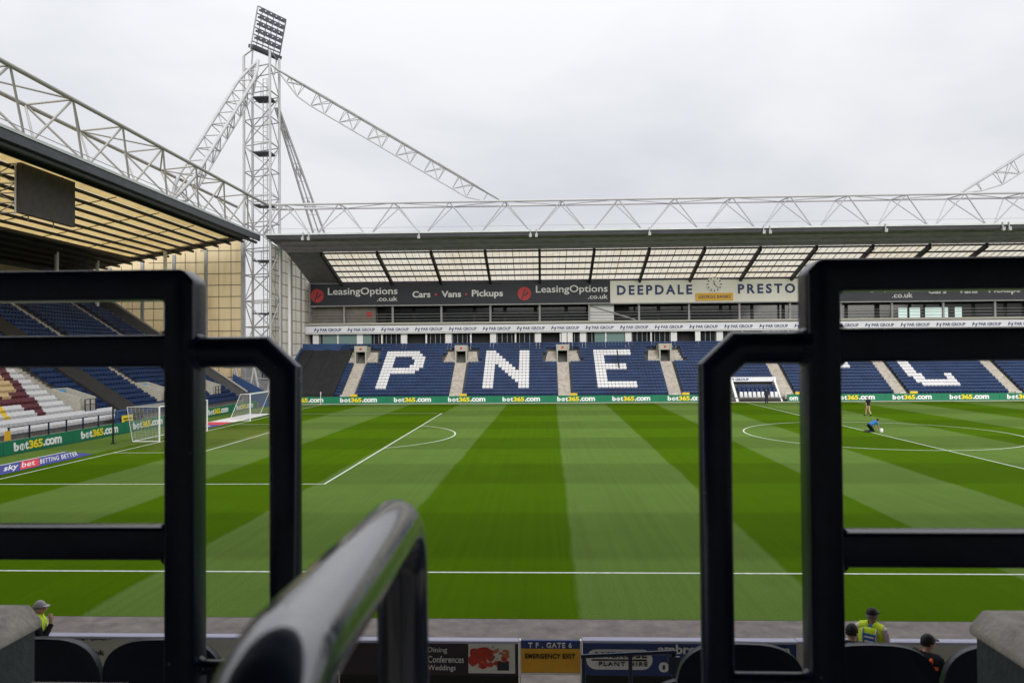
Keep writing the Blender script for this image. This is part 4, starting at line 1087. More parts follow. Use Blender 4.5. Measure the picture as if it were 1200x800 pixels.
# navy fence in front of the white seats
fn = empty('fence', (-33.0, 50.5, .55), 'navy tubular fence in front of the white lower seats', 'fence')
for i in range(8):
    yy = 44.4+i*1.85; m_ = MB(); m_.box(-33.04, -32.96, yy-.04, yy+.04, .56, 1.62); m_.build('post', M['navy'], fn)
for zz in (1.6, 1.12): strut('rail', fn, (-33, 44.3, zz), (-33, 57.5, zz), .035, M['navy'], 8)
m_ = MB(); m_.box(LX+.35, LX+1.31, 40, LY1, .551, .58); m_.build('front_walk', M['concrete_pale'], LS)
def small_sign(x, y, z, w_, h_, mt, label, base=None):
    t = empty('notice_board', (x, y, z), label, 'sign')
    m_ = MB(); m_.box(x-.04, x, y-w_/2, y+w_/2, z, z+h_); m_.build('panel', mt, t)
    m_ = MB(); m_.box(x-.055, x-.042, y-w_/2+.1, y-w_/2+.2, .5, z+h_*.8); m_.box(x-.055, x-.042, y+w_/2-.2, y+w_/2-.1, .5, z+h_*.8); m_.build('stand', M['navy'], t)
    if base:
        m_ = MB(); m_.box(x+.001, x+.01, y-w_*.38, y+w_*.38, z+h_*.55, z+h_*.68); m_.box(x+.001, x+.01, y-w_*.3, y+w_*.3, z+h_*.28, z+h_*.38); m_.build('print_lines', M['ink'], t)
small_sign(-32.75, 44.0, .85, .5, .6, M['amber'], 'small amber notice at the near end of the navy fence')
small_sign(-32.75, 57.1, .62, 1.5, .72, M['yellow'], 'yellow notice just left of the near goal net', True)
m_ = MB(); m_.box(-33.4, -33.0, 56.4, 58.4, .6, 1.75); o = m_.build('storage_box', M['wallblue'], None, .05); tag(o, 'blue box behind the yellow notice by the near goal', 'box')

# dugout cut into the seats opposite
DG = empty('dugout', ((DUGX0+DUGX1)/2, 90, 0), 'team dugout with white header and white seats beside the halfway line', 'dugout')
for xx in (DUGX0+.6, DUGX1-.55):
    m_ = MB(); m_.prism([(xx, 88.6, .0), (xx, 91.6, .0), (xx, 91.9, 2.6), (xx, 91.5, 2.6)], (.28 if xx < 25 else .2, 0, 0)); m_.build('side_screen', M['palegrey'], DG)
m_ = MB(); m_.box(DUGX0-.6, DUGX1-.2, 91.6, 91.9, 2.3, 2.85); hd = m_.build('header', M['band'], DG)
letters(hd, 'PAR GROUP', (DUGX0+.3, 91.6, 2.42), (1, 0, 0), (0, 0, 1), 2.6, .3, M['bandnavy'], .02)
for k in range(3):
    for i in range(9):
        xx = DUGX0+1.45+i*.52
        if xx > DUGX1-.7: continue
        m_ = MB(); z_ = .1+.42*k; y_ = 89.6+.62*k
        mt_ = 'seatwhite' if k == 0 else 'seatblue'
        m_.hexa([(xx-.22,y_-.05,z_+.4),(xx+.22,y_-.05,z_+.4),(xx+.22,y_+.05,z_+.4),(xx-.22,y_+.05,z_+.4),(xx-.18,y_+.1,z_+1.05),(xx+.18,y_+.1,z_+1.05),(xx+.18,y_+.2,z_+1.05),(xx-.18,y_+.2,z_+1.05)])
        m_.box(xx-.22, xx+.22, y_-.42, y_-.05, z_+.32, z_+.41); m_.build('seat', M[mt_], DG, .03, 1)
m_ = MB(); m_.box(DUGX0, DUGX1, 89.0, 91.5, .0, .1); m_.box(DUGX0+1.0, DUGX1-.6, 88.5, 88.7, .06, .3); m_.build('base', M['black'], DG)

# ================================================================== PEOPLE
EDG = [('pel','sp'),('sp','ch'),('ch','nb'),('nb','nk'),('nk','hd')]
for s in 'lr':
    EDG += [('ch','sh'+s),('sh'+s,'el'+s),('el'+s,'wr'+s),('wr'+s,'pa'+s),('pel','hi'+s),('hi'+s,'kn'+s),('kn'+s,'an'+s),('an'+s,'to'+s)]
    for q in range(5): EDG += [('pa'+s, 'f%d'%q+s), ('f%d'%q+s, 'g%d'%q+s)]
RAD = dict(pel=.145, sp=.13, ch=.115, nb=.06, nk=.055, hd=.055, sh=.055, el=.045, wr=.030, pa=.030, hi=.10, kn=.062, an=.043, to=.036)
STAND = dict(pel=(0,0,.96), sp=(0,.0,1.12), ch=(0,0,1.35), nb=(0,0,1.51), nk=(0,.012,1.55), hd=(0,.03,1.60),
    shl=(-.18,0,1.455), ell=(-.25,-.03,1.17), wrl=(-.26,.05,.90), pal=(-.26,.08,.82),
    shr=(.18,0,1.455), elr=(.25,-.03,1.17), wrr=(.26,.05,.90), par=(.26,.08,.82),
    hil=(-.095,0,.90), knl=(-.10,.02,.50), anl=(-.10,-.02,.08), tol=(-.12,.14,.04),
    hir=(.095,0,.90), knr=(.10,.02,.50), anr=(.10,-.02,.08), tor=(.12,.14,.04))
def skin(nodes, edges, rad, sub=1):
    names_ = [n for n in nodes if any(n in e for e in edges)]
    me = bpy.data.meshes.new('skin'); idx = {n: i for i, n in enumerate(names_)}
    me.from_pydata([nodes[n] for n in names_], [(idx[a], idx[b]) for a, b in edges], [])
    o = bpy.data.objects.new('skin', me); COL.objects.link(o)
    md = o.modifiers.new('s', 'SKIN'); md.use_smooth_shade = True
    sv = me.skin_vertices[0].data
    for n in names_:
        sv[idx[n]].radius = (rad[n], rad[n]); sv[idx[n]].use_root = False
    sv[idx[names_[0]]].use_root = True
    sb = o.modifiers.new('u', 'SUBSURF'); sb.levels = sub; sb.render_levels = sub
    dg = bpy.context.evaluated_depsgraph_get(); dg.update()
    res = bpy.data.meshes.new_from_object(o.evaluated_get(dg)); bpy.data.objects.remove(o); return res
def add_mesh(m_, me, mi=0):
    m_.add([v.co[:] for v in me.vertices], [tuple(p.vertices) for p in me.polygons], mi, True)
def xform(m_, loc, rz_):
    c, s = math.cos(rz_), math.sin(rz_); m_.v = [(x*c-y*s+loc[0], x*s+y*c+loc[1], z+loc[2]) for x, y, z in m_.v]; return m_
def person(loc, face, label, pose={}, look=0.0, cap=None, hair='hair', top='blackcloth', sleeves=None, legs='blackcloth', vest=None, vest_bands=None, patch=None, extra=None):
    P_ = dict(STAND); P_.update(pose); P_ = {k: Vector(v) for k, v in P_.items()}
    R_ = {}
    for k in P_: R_[k] = RAD.get(k, RAD.get(k[:-1], .03))
    for s in 'lr':                                            # five bent fingers of unequal length, thumb from the side of the palm
        wv = (P_['pa'+s]-P_['wr'+s]).normalized(); sdv = wv.cross(Vector((1, 0, 0)) if abs(wv.x) < .8 else Vector((0, 1, 0))).normalized(); cu = wv.cross(sdv)
        for q, (off, l) in enumerate(((-.030, .062), (-.010, .075), (.010, .070), (.029, .055), (.045, .035))):
            b = P_['pa'+s]+sdv*off+wv*(.035 if q < 4 else .0)
            P_['f%d'%q+s] = b+wv*(l*.4 if q < 4 else .02); R_['f%d'%q+s] = .009
            P_['g%d'%q+s] = b+wv*l*.85+cu*.022; R_['g%d'%q+s] = .0075
    rot = face
    m_ = MB(); add_mesh(m_, skin(P_, EDG, R_))
    # head with brow, nose, chin, ears
    hc = P_['hd']+Vector((0, .012, .05)); hf = Matrix.Rotation(look, 3, 'Z')
    hm = MB(); hm.ball((0, 0, 0), 1, 14, 10)
    vs = []
    for x, y, z in hm.v:
        X_, Y_, Z_ = x*.076, y*.096, z*.118
        if z < -.2: X_ *= 1-.28*(-z-.2); Y_ = Y_*(1-.12*(-z-.2))+(.012 if y > 0 else 0)*(-z)
        if y > .85 and abs(x) < .35 and -.35 < z < .15: Y_ += .024
        vs.append(hf @ Vector((X_, Y_, Z_))+hc)
    m_.add(vs, hm.f, 0, True)
    for s in (-1, 1):
        e = hf @ Vector((s*.078, -.005, -.01))+hc; m_.ball(e, .026, 8, 5, 0, (.35, .7, 1))
        e = hf @ Vector((s*.030, .090, .012))+hc; m_.ball(e, .010, 8, 5, 1)
    xform(m_, loc, rot)
    root = m_.build('person', [M['skin'], M['black']]); 
    off = root.location.copy(); 
    tag(root, label, 'person')
    def child(name, mb_, mt): xform(mb_, loc, rot); return mb_.build(name, mt, root)
    def sub(keys, edges, grow): 
        r_ = {k: R_[k]+grow for k in R_}; return skin({k: P_[k] for k in keys}, edges, r_)
    xax = (P_['shr']-P_['shl']).normalized()
    def loft(q, rows_, n=18):
        v_ = []; k_ = len(rows_)
        for i_, (c, wx, wd) in enumerate(rows_):
            t_ = (rows_[min(i_+1, k_-1)][0]-rows_[max(i_-1, 0)][0]).normalized(); fz = t_.cross(xax).normalized()
            for j_ in range(n):
                a = 2*math.pi*j_/n; ca, sa = math.cos(a), math.sin(a)
                v_.append(c+xax*wx*math.copysign(abs(ca)**.8, ca)+fz*wd*math.copysign(abs(sa)**.9, sa))
        q.add(v_, [(i_*n+j_, i_*n+(j_+1) % n, (i_+1)*n+(j_+1) % n, (i_+1)*n+j_) for i_ in range(k_-1) for j_ in range(n)]+[tuple(range(n-1, -1, -1)), tuple(range((k_-1)*n, k_*n))], 0, True)
    mid = lambda a, b, t_: P_[a].lerp(P_[b], t_)
    shm = (P_['shl']+P_['shr'])/2
    def torso(lo, g, hi=True):
        L_ = [(P_['pel']-(P_['sp']-P_['pel']).normalized()*.06, .168, .125), (P_['pel'], .172, .125), (mid('pel', 'sp', .6), .160, .115), (P_['sp'], .158, .115), (mid('sp', 'ch', .5), .172, .122), (P_['ch'], .186, .125), (mid('ch', 'nb', .45), .188, .112), (mid('ch', 'nb', .72), .165, .092), (mid('ch', 'nb', .92), .10, .072), (P_['nb']+(P_['nk']-P_['nb'])*.35, .062, .062)]
        return [(c, wx+g, wd+g) for c, wx, wd in L_[lo:]]
    q = MB()
    for s in 'lr':
        q.tube([P_['hi'+s]+(P_['hi'+s]-P_['kn'+s]).normalized()*.03, P_['hi'+s].lerp(P_['kn'+s], .3), P_['hi'+s].lerp(P_['kn'+s], .85), P_['kn'+s], P_['kn'+s].lerp(P_['an'+s], .25), P_['an'+s]], .08, 12, rs=[.098, .094, .072, .070, .066, .056])
    L_ = torso(0, .006)[:3]; L_ = [(c, a*1.0, b) for c, a, b in L_]; loft(q, [(L_[0][0]-(L_[1][0]-L_[0][0])*.9, .135, .10)]+L_); child('trousers', q, M[legs])
    for s in 'lr':
        q = MB(); fd = (P_['to'+s]-P_['an'+s]).normalized(); q.tube([P_['an'+s]-fd*.06, P_['an'+s]+fd*.03, P_['to'+s]+fd*.0, P_['to'+s]+fd*.07], .05, 8, rs=[.046, .060, .054, .034]); child('shoe', q, M['shoe'])
    q = MB(); loft(q, torso(1, .016)); child('top', q, M[top])
    for s in 'lr':
        q = MB(); a_, b_, c_ = P_['sh'+s], P_['el'+s], P_['wr'+s]; i_ = shm.lerp(a_, .55)
        short = sleeves == 'skin'
        pts_ = [i_, shm.lerp(a_, .85), a_+(b_-a_)*.06, a_.lerp(b_, .5), a_.lerp(b_, .8)]+([] if short else [b_, b_.lerp(c_, .3), c_])
        q.tube(pts_, .06, 12, rs=[.075, .080, .074, .062, .058, .056, .052, .040][:len(pts_)]); child('sleeve', q, M[top if short or not sleeves else sleeves])
    if vest:
        q = MB(); T_ = torso(2, .030)[:-1]; loft(q, T_)
        for s in 'lr': q.tube([P_['nb']+(P_['sh'+s]-P_['nb'])*.1, shm.lerp(P_['sh'+s], .6)+Vector((0, 0, .005)), shm.lerp(P_['sh'+s], .98)], .09, 12, rs=[.085, .094, .088])
        vo = child('vest', q, M[vest])
        for mtb, hts in (vest_bands or []):
            for h_ in hts:
                c = P_['sp'].lerp(P_['ch'], h_); q = MB(); ax_ = (P_['ch']-P_['sp']).normalized()
                wx = .158+.028*h_+.031; wd = .115+.01*h_+.031
                loft(q, [(c-ax_*.025, wx, wd), (c+ax_*.025, wx, wd)]); xform(q, loc, rot); q.build('reflective_band', M[mtb], vo)
            for s in (-1, 1):
                q = MB(); c = P_['ch']; zz = (P_['nb']-P_['ch']).normalized()
                q.tube([c+Vector((s*.10, -.150, -.16)), c+Vector((s*.10, -.152, .0)), c+Vector((s*.10, -.125, .10)), c+Vector((s*.095, -.04, .155)), c+Vector((s*.095, .06, .14)), c+Vector((s*.10, .14, .03)), c+Vector((s*.10, .145, -.16))], .018, 6); xform(q, loc, rot); q.build('strap', M[mtb], vo)
        if patch:
            q = MB(); c = P_['ch']; q.hexa([c+Vector(v) for v in ((-.10,-.162,-.12),(.10,-.162,-.12),(.10,-.142,-.12),(-.10,-.142,-.12),(-.10,-.158,.06),(.10,-.158,.06),(.10,-.138,.06),(-.10,-.138,.06))]); xform(q, loc, rot); po = q.build('back_patch', M[patch], vo)
            q = MB(); 
            for dz in (-.07, .0): q.hexa([c+Vector(v) for v in ((-.07,-.167,dz),(.07,-.167,dz),(.07,-.1625,dz),(-.07,-.1625,dz),(-.07,-.167,dz+.025),(.07,-.167,dz+.025),(.07,-.1625,dz+.025),(-.07,-.1625,dz+.025))])
            xform(q, loc, rot); q.build('print_lines', M['white'], vo)
    def shell(zlo, grow, brim):
        q = MB(); hm = MB(); hm.ball((0, 0, 0), 1, 16, 12)
        ok = lambda z, y: z > zlo+(.55*max(0, y) if not brim else .1*y)
        idx = {}; v_ = []
        fs = []
        for f in hm.f:
            if all(ok(hm.v[i_][2], hm.v[i_][1]) for i_ in f):
                for i_ in f:
                    if i_ not in idx:
                        idx[i_] = len(v_); x, y, z = hm.v[i_]; v_.append(hf @ Vector((x*(.076+grow), y*(.096+grow), z*(.118+grow)))+hc)
                fs.append(tuple(idx[i_] for i_ in f))
        q.add(v_, fs, 0, True); return q
    if hair and hair in M: child('hair', shell(-.35, .012, False), M[hair])
    if cap:
        q = shell(.12, .016, True); 
        br = [(-.068, .085, .036), (.068, .085, .036), (.055, .145, .026), (.0, .165, .024), (-.055, .145, .026)]
        q.prism([hf @ Vector(v)+hc for v in br], (0, 0, .012)); child('cap', q, M[cap])
    if extra: extra(root, P_, loc, rot)
    return root
A_R = math.radians
# stewards on the walk just inside the near boards
person((5.31, 12.2, 0), A_R(-38), 'steward in yellow vest and black cap standing by the near boards', look=A_R(-22), cap='black', hair='greyhair', top='bluecloth', sleeves='pinkcloth', legs='navycloth', vest='hiviz',
    vest_bands=[('reflect', (-.1, .55))], patch='bluecloth')
SIT = dict(pel=(0,0,.50), sp=(0,.03,.66), ch=(0,.05,.89), nb=(0,.07,1.045), nk=(0,.085,1.085), hd=(0,.11,1.13), shl=(-.18,.05,.995), ell=(-.26,.10,.70), wrl=(-.2,.32,.62), pal=(-.18,.40,.60),
    shr=(.18,.05,.995), elr=(.26,.10,.70), wrr=(.2,.32,.62), par=(.18,.40,.60), hil=(-.1,.03,.48), knl=(-.13,.46,.50), anl=(-.13,.44,.08), tol=(-.13,.60,.04), hir=(.1,.03,.48), knr=(.13,.46,.50), anr=(.13,.44,.08), tor=(.13,.60,.04))
person((4.70, 11.5, .44), A_R(-25), 'bare-headed dark-haired steward seated beside the rail post in black and orange jacket', SIT, A_R(-25), None, 'hair', 'blackcloth', None, 'blackcloth', None, None,
    extra=None)
def orange_straps(root, P_, loc, rot):
    for s in (-1, 1):
        q = MB(); c = P_['ch']
        q.tube([c+Vector((s*.11, -.155, -.2)), c+Vector((s*.11, -.128, -.02)), c+Vector((s*.115, -.085, .09)), c+Vector((s*.115, .01, .145)), c+Vector((s*.115, .12, .06)), c+Vector((s*.11, .15, -.08))], .032, 6); xform(q, loc, rot); q.build('strap', M['orange'], root)
    q = MB(); c = P_['ch']; q.tube([c+Vector((-.19, -.05, .0)), c+Vector((-.1, -.128, .01)), c+Vector((.1, -.128, .01)), c+Vector((.19, -.05, .0))], .03, 6); xform(q, loc, rot); q.build('chest_band', M['orange'], root)
SEATED_B = bpy.data.objects['person.001']
def straps_world(root, base, loc, rot):
    P_ = {k: Vector(v) for k, v in base.items()}; orange_straps(root, P_, loc, rot)
straps_world(SEATED_B, SIT, (4.70, 11.5, .44), A_R(-25))
pc = person((5.58, 11.1, .45), A_R(-52), 'steward in black cap and dark jacket with orange straps, seated at the right', SIT, A_R(-30), 'black', 'hair', 'blackcloth', None, 'blackcloth')
straps_world(pc, SIT, (5.58, 11.1, .45), A_R(-52))
person((-8.6, 12.25, 0.03), A_R(-62), 'steward in grey cap and yellow vest standing behind the left concrete wall', dict(elr=(.22,.10,1.16), wrr=(.10,.22,1.38), par=(.08,.21,1.46)), A_R(-25), 'greycap', 'greyhair', 'blackcloth', None, 'navycloth', 'hiviz', [('reflect', (.1, .8))])
# people on the grass
KNEEL = dict(pel=(0,-.12,.50), sp=(0,.06,.62), ch=(0,.30,.72), nb=(0,.44,.78), nk=(0,.50,.79), hd=(0,.56,.80), shl=(-.18,.36,.72), ell=(-.2,.48,.46), wrl=(-.12,.60,.22), pal=(-.10,.66,.15),
    shr=(.18,.36,.72), elr=(.2,.48,.46), wrr=(.12,.60,.22), par=(.10,.66,.15), hil=(-.1,-.1,.46), knl=(-.13,.16,.09), anl=(-.13,-.30,.08), tol=(-.13,-.44,.05), hir=(.1,-.1,.46), knr=(.13,.16,.09), anr=(.13,-.30,.08), tor=(.13,-.44,.05))
pk = at(1024, 506, 55)
person((24.1, 55.0, 0), A_R(-78), 'groundsman in blue shirt kneeling on the halfway line', KNEEL, 0, None, 'hair', 'bluecloth', 'skin', 'blackcloth')
m_ = MB(); m_.tube([(24.85, 55.0, .006), (24.85, 55.0, .05), (24.85, 55.0, .24), (24.85, 55.0, .26)], .12, 12, rs=[.13, .13, .13, .10]); o = m_.build('paint_tub', M['white']); tag(o, 'white tub at the hands of the kneeling groundsman', 'tub')
WALK = dict(knl=(-.10,.14,.52), anl=(-.10,.20,.10), tol=(-.11,.36,.06), knr=(.10,-.02,.50), anr=(.10,-.26,.14), tor=(.11,-.14,.05), wrl=(-.26,-.06,.90), pal=(-.26,-.05,.82), wrr=(.25,.16,.93), par=(.25,.21,.86))
person((29.85, 68.6, 0), A_R(20), 'figure in black walking on the far half with bare legs', WALK, 0, None, 'greyhair', 'blackcloth', 'skin', 'skin')
person((25.75, 85.4, 0), A_R(5), 'figure in dark tracksuit standing in front of the dugout seats', {}, 0, None, 'hair', 'navycloth', None, 'navycloth')
person((28.7, 82.5, 0), A_R(-80), 'figure in black mostly hidden behind the right-hand rail post', WALK, 0, None, 'hair', 'blackcloth', None, 'blackcloth')

# ================================================================== NEAR BOARDS AND GATE
NBY = 12.85
def near_board(xa, xb, za_, zb_, mt, label, top=True):
    t = empty('advertising_board', ((xa+xb)/2, NBY, 0), label, 'advertising board')
    m_ = MB(); m_.box(xa, xb, NBY, NBY+.06, za_, zb_); m_.build('panel', M[mt], t)
    if top:
        m_ = MB(); m_.box(xa-.01, xb+.01, NBY-.05, NBY+.12, zb_+.003, zb_+.05); m_.build('top_rail', M['boardtop'], t, .01, 1)
    m_ = MB(); xx = xa+.1
    while xx < xb: m_.box(xx, xx+.06, NBY+.062, NBY+.12, 0, zb_); xx += 1.2
    m_.build('support', M['black'], t)
    m_ = MB(); m_.box(xa, xb, NBY+.02, NBY+.05, .0, za_-.012); m_.build('kick_board', M['black'], t); return t
def nt_txt(t, s, pxa, pxb, pya, pyb, mt, bold=.015, spacing=1):
    a = at(pxa, pyb, NBY); b = at(pxb, pya, NBY); letters(t, s, a, (1, 0, 0), (0, 0, 1), b.x-a.x, b.z-a.z, mt, bold, spacing, .004)
b1 = near_board(-12, -3.6, .36, .955, 'boardbeige', 'beige board with faint lettering at the lower left behind the seats')
nt_txt(b1, 'HOTEL / QUALITY', 82, 131, 745, 750, M['ink'], .0); nt_txt(b1, 'uk', 113, 122, 761, 767, M['ink'], .0)
b2 = near_board(-3.58, -.44, .36, .92, 'boardbrown', 'dark board reading Dining Conferences Weddings with red food picture')
for s, y_, xb in (('Dining', 757.5, 524), ('Conferences', 768, 543.5), ('Weddings', 778.5, 534)): nt_txt(b2, s, 501.5, xb, y_, y_+7.5, M['whitepaint'], .006)
a_ = at(549, 788, NBY); c_ = at(603.5, 754, NBY)
m_ = MB(); m_.box(a_.x, c_.x, NBY-.006, NBY-.001, a_.z, c_.z); pic = m_.build('picture', M['signcream'], b2)
rr = random.Random(3)
mR = mat('tomato_red', (.55, .035, .015), .4, .4, noise=(.35, 30)); mO = mat('pale_orange', (.62, .22, .09), .5, .3, noise=(.3, 30)); mG = mat('herb_green', (.10, .16, .03), .6, .2)
m1 = MB(); m2 = MB(); m3 = MB()
W_ = c_.x-a_.x; H_ = c_.z-a_.z
def blob(mm, u, v, r, yy, sq=1.0):
    m_c = Vector((a_.x+u*W_, yy, a_.z+v*H_)); n = 14
    mm.prism([m_c+Vector((r*math.cos(6.283*i/n)*(1+.18*rr.random()), 0, r*sq*math.sin(6.283*i/n)*(1+.18*rr.random()))) for i in range(n)], (0, .003, 0))
for i in range(12): blob(m2, .35+.5*rr.random(), .45+.32*rr.random(), .035+.03*rr.random(), NBY-.0100-.00015*i, .5)
for i in range(26):
    u = .07+.45*rr.random(); blob(m1, u, max(.14, min(.88, .55+.4*(rr.random()-.5))), .035+.035*rr.random(), NBY-.013-.0001*i)
for i in range(14):
    u = .15+.68*rr.random(); blob(m1, u, .14+.36*u*rr.random()+.1, .03+.03*rr.random(), NBY-.0168-.0001*i, .7)
for i in range(10): blob(m2, .1+.6*rr.random(), .2+.6*rr.random(), .014, NBY-.0190-.0001*i, .6)
for i in range(9): blob(m3, .1+.6*rr.random(), .5+.42*rr.random(), .016, NBY-.0205-.0001*i, .6)
m1.build('print_red', mR, pic); m2.build('print_orange', mO, pic); m3.build('print_green', mG, pic)
p_ = at(583, 783, NBY); m_ = MB(); m_.box(p_.x, p_.x+.2, NBY-.026, NBY-.022, p_.z-.02, p_.z+.12); m_.build('print_badge', M['charcoal'], pic)
gt = empty('pitch_gate', (.12, NBY, 0), 'mustard emergency exit gate headed T F . GATE 6', 'gate')
m_ = MB(); m_.box(-.39, .63, NBY, NBY+.05, .42, .83); m_.build('panel', M['mustard'], gt)
m_ = MB(); m_.box(-.39, .63, NBY, NBY+.05, .832, .97); m_.build('header', M['boardnavy'], gt)
m_ = MB(); m_.box(-.42, -.392, NBY-.03, NBY+.07, 0, .98); m_.box(.632, .66, NBY-.03, NBY+.07, 0, .98); m_.box(-.391, .631, NBY-.012, NBY+.06, .385, .417); m_.build('frame', M['signcream'], gt)
nt_txt(gt, 'T F . GATE 6', 619, 670, 752.5, 758.2, M['whitepaint'], .02, 1.15); nt_txt(gt, 'EMERGENCY EXIT', 615.5, 674, 765.8, 770.8, M['ink'], .012, 1.05)
b3 = near_board(.68, 4.32, .38, .945, 'boardnavy', 'navy plant hire board with rounded grey logo panel beside the gate')
m_ = MB(); a_ = at(687, 783.5, NBY); c_ = at(764.5, 760.5, NBY); r = (c_.z-a_.z)/2; zc_ = (a_.z+c_.z)/2
ol = [Vector((a_.x+r+r*math.cos(t_), NBY-.008, zc_+r*math.sin(t_))) for t_ in np.linspace(math.pi/2, 1.5*math.pi, 10)]+[Vector((c_.x-r+r*math.cos(t_), NBY-.008, zc_+r*math.sin(t_))) for t_ in np.linspace(-math.pi/2, math.pi/2, 10)]
m_.prism(ol, (0, .007, 0)); lg = m_.build('logo_panel', M['whitepaint'], b3)
nt_txt(lg, 'AMBROSE', 694, 758, 763.5, 769.5, M['ink'], .015, 1.05); nt_txt(lg, 'PLANT HIRE', 702, 758.5, 775, 779.3, M['ink'], .0, 1.25)
for o_ in lg.children: o_.location.y -= .012
m_ = MB(); q0_ = at(693, 773.2, NBY); q1_ = at(758, 772.0, NBY); m_.box(q0_.x, q1_.x, NBY-.014, NBY-.009, q0_.z, q1_.z); m_.build('logo_rule', M['ink'], lg)
nt_txt(b3, 'ambroseplanthire.com', 771, 925, 755.5, 768.5, M['whitepaint'], .03); nt_txt(b3, '01772 698698', 772, 905, 776, 787, M['whitepaint'], .04)
b4 = near_board(4.34, 12, .36, .955, 'boardbeige', 'plain beige board behind the two seated stewards')
m_ = MB(); m_.box(-12, 12, 11.0, 12.83, -.2, .0); tag(m_.build('front_walk', M['concrete_pale']), kind='structure')
# ================================================================== NEAR STAND
def nrow(k): return 2.64+.72*k, 4.05-.31*k
prof = [(-16, 0), (-16, 12.0)]
for k in range(-24, 12):
    y, z = nrow(k); prof += [(y-.42, z), (y+.30, z)] if k < 11 else [(y-.42, z), (y+.34, z), (y+.34, 0)]
m_ = MB()
m_.prism([(-40, y, z) for y, z in prof], (38.4, 0, 0))           # left of the aisle hole in front of the wall
m_.prism([(-1.6, y, z-.004) for y, z in prof], (3.2, 0, 0))
m_.prism([(1.6, y, z) for y, z in prof], (38.4, 0, 0))
tag(m_.build('near_terrace', M['concrete']), kind='structure')
NS_ = empty('stand_shade_roof', (0, 0, 18), 'unseen roof of the near stand overhead, added to shade the foreground', 'roof')  # unseen roof, added and sized to keep sky light off the foreground
def nz(y): return 15.2+(y+17)*.127
m_ = MB()
for ya, yb in ((-17, 9.5),): m_.hexa([(-60,ya,nz(ya)),(60,ya,nz(ya)),(60,yb,nz(yb)),(-60,yb,nz(yb)),(-60,ya,nz(ya)+.2),(60,ya,nz(ya)+.2),(60,yb,nz(yb)+.2),(-60,yb,nz(yb)+.2)])
m_.build('roof_sheet', M['dark'], NS_)
m_ = MB(); m_.box(-60, 60, -17.3, -17.0, 0, 15.4); tag(m_.build('rear_shade_wall', M['dark'], None), 'unseen rear wall behind the camera, added to shade the foreground', 'wall')  # unseen back of the stand, added to darken the rails and seats

# seats on the row below, seen from behind
def near_seat():
    t = empty('stand_seat', (0, 2.64, 4.05))
    n = 20; w_ = .222
    ol = [(-w_, .42)]
    for i in range(n+1):
        a = math.pi*(1-i/n); cx_, s_ = math.cos(a), math.sin(a)
        ol.append((w_*math.copysign(abs(cx_)**.62, cx_), .70+.165*abs(s_)**.72))
    ol.append((w_, .42))
    m_ = MB()
    def yy(x, z): return .03*math.cos(x/w_*1.3)-.0+(.86-z)*.12
    k = len(ol); a_ = [(x, 2.64+yy(x, z)-.04, 4.05+z) for x, z in ol]; b_ = [(x*.93, 2.64+yy(x, z)+.012, 4.05+z-(.016 if z > .5 else 0)) for x, z in ol]
    c_ = [(x*1.0, 2.64+yy(x, z)-.012, 4.05+z) for x, z in ol]
    m_.add(a_+c_+b_, [tuple(range(k)), tuple(range(3*k-1, 2*k-1, -1))], 0, False)
    m_.add(a_+c_+b_, [(i, k+i, k+(i+1) % k, (i+1) % k) for i in range(k)]+[(k+i, 2*k+i, 2*k+(i+1) % k, k+(i+1) % k) for i in range(k)], 0, True)
    m_.build('backrest', M['seatnear'], t)
    m_ = MB(); m_.hexa([(-.2,2.74,4.45),(.2,2.74,4.45),(.2,2.80,4.45),(-.2,2.80,4.45),(-.19,2.78,4.70),(.19,2.78,4.70),(.19,2.84,4.70),(-.19,2.84,4.70)]); m_.build('seat_pan', M['seatnear'], t, .015, 2)
    for s in (-1, 1):
        m_ = MB(); m_.box(s*.19-.02, s*.19+.02, 2.66, 2.80, 4.05, 4.48); m_.build('bracket', M['navy'], t)
    return t
ns = near_seat(); first = True
spots = [(-2.06+.0, 'leftmost navy seat back behind the left concrete wall'), (-1.83, None)]
for cx_, lab in ((-1.83, 'navy seat back partly behind the left concrete wall'), (-1.378, 'navy seat back between the left wall and the left rail post, right of its neighbour'), (.69, 'navy seat back seen through the small right-hand hoop'), (1.145, 'whole rounded navy seat back in front of the seated stewards'), (1.605, 'navy seat back cut off by the right concrete wall')):
    o = ns if first else copy_thing(ns); first = False
    o.location.x = cx_; tag(o, lab, 'seat', 'navy seats on the row in front')
for cx_, k, lab in ((.63, 1, 'lower navy seat back glimpsed left of the right-hand hoop'),):
    o = copy_thing(ns); o.location = (cx_+.06, 2.64+.72*k, 4.05-.31*k-.13); tag(o, lab, 'seat', 'navy seats on the row in front')

# concrete end walls with chamfered coping either side, and a kerb slab
def end_wall(xi, s, label):
    t = empty('concrete_wall', (xi, 1.2, 3.6), label, 'wall')
    xo = xi+s*.5
    m_ = MB(); m_.box(min(xi, xo), max(xi, xo), .35, 1.9, 3.4, 5.222); m_.build('wall_body', M['greywall'], t)
    m_ = MB(); c = .035; e = .012
    pr = [(xi-s*e, 5.225), (xi-s*e, 5.245), (xi-s*e+s*c, 5.285), (xo, 5.285), (xo, 5.225)]
    m_.prism([(x, .33, z) for x, z in (pr if s < 0 else pr[::-1])], (0, 1.585, 0)); m_.build('coping', M['coping'], t, .006, 2); return t
end_wall(-1.34, -1, 'grey concrete wall with rough pale coping at the lower left corner')
end_wall(1.085, 1, 'grey concrete wall with rough pale coping at the lower right corner')
m_ = MB(); m_.box(-1.45, -1.075, 1.62, 1.9, 4.0, 5.092); o = m_.build('kerb_slab', M['concrete_pale'], None, .012, 2); tag(o, 'pale concrete slab at the foot of the lower left wall', 'slab')

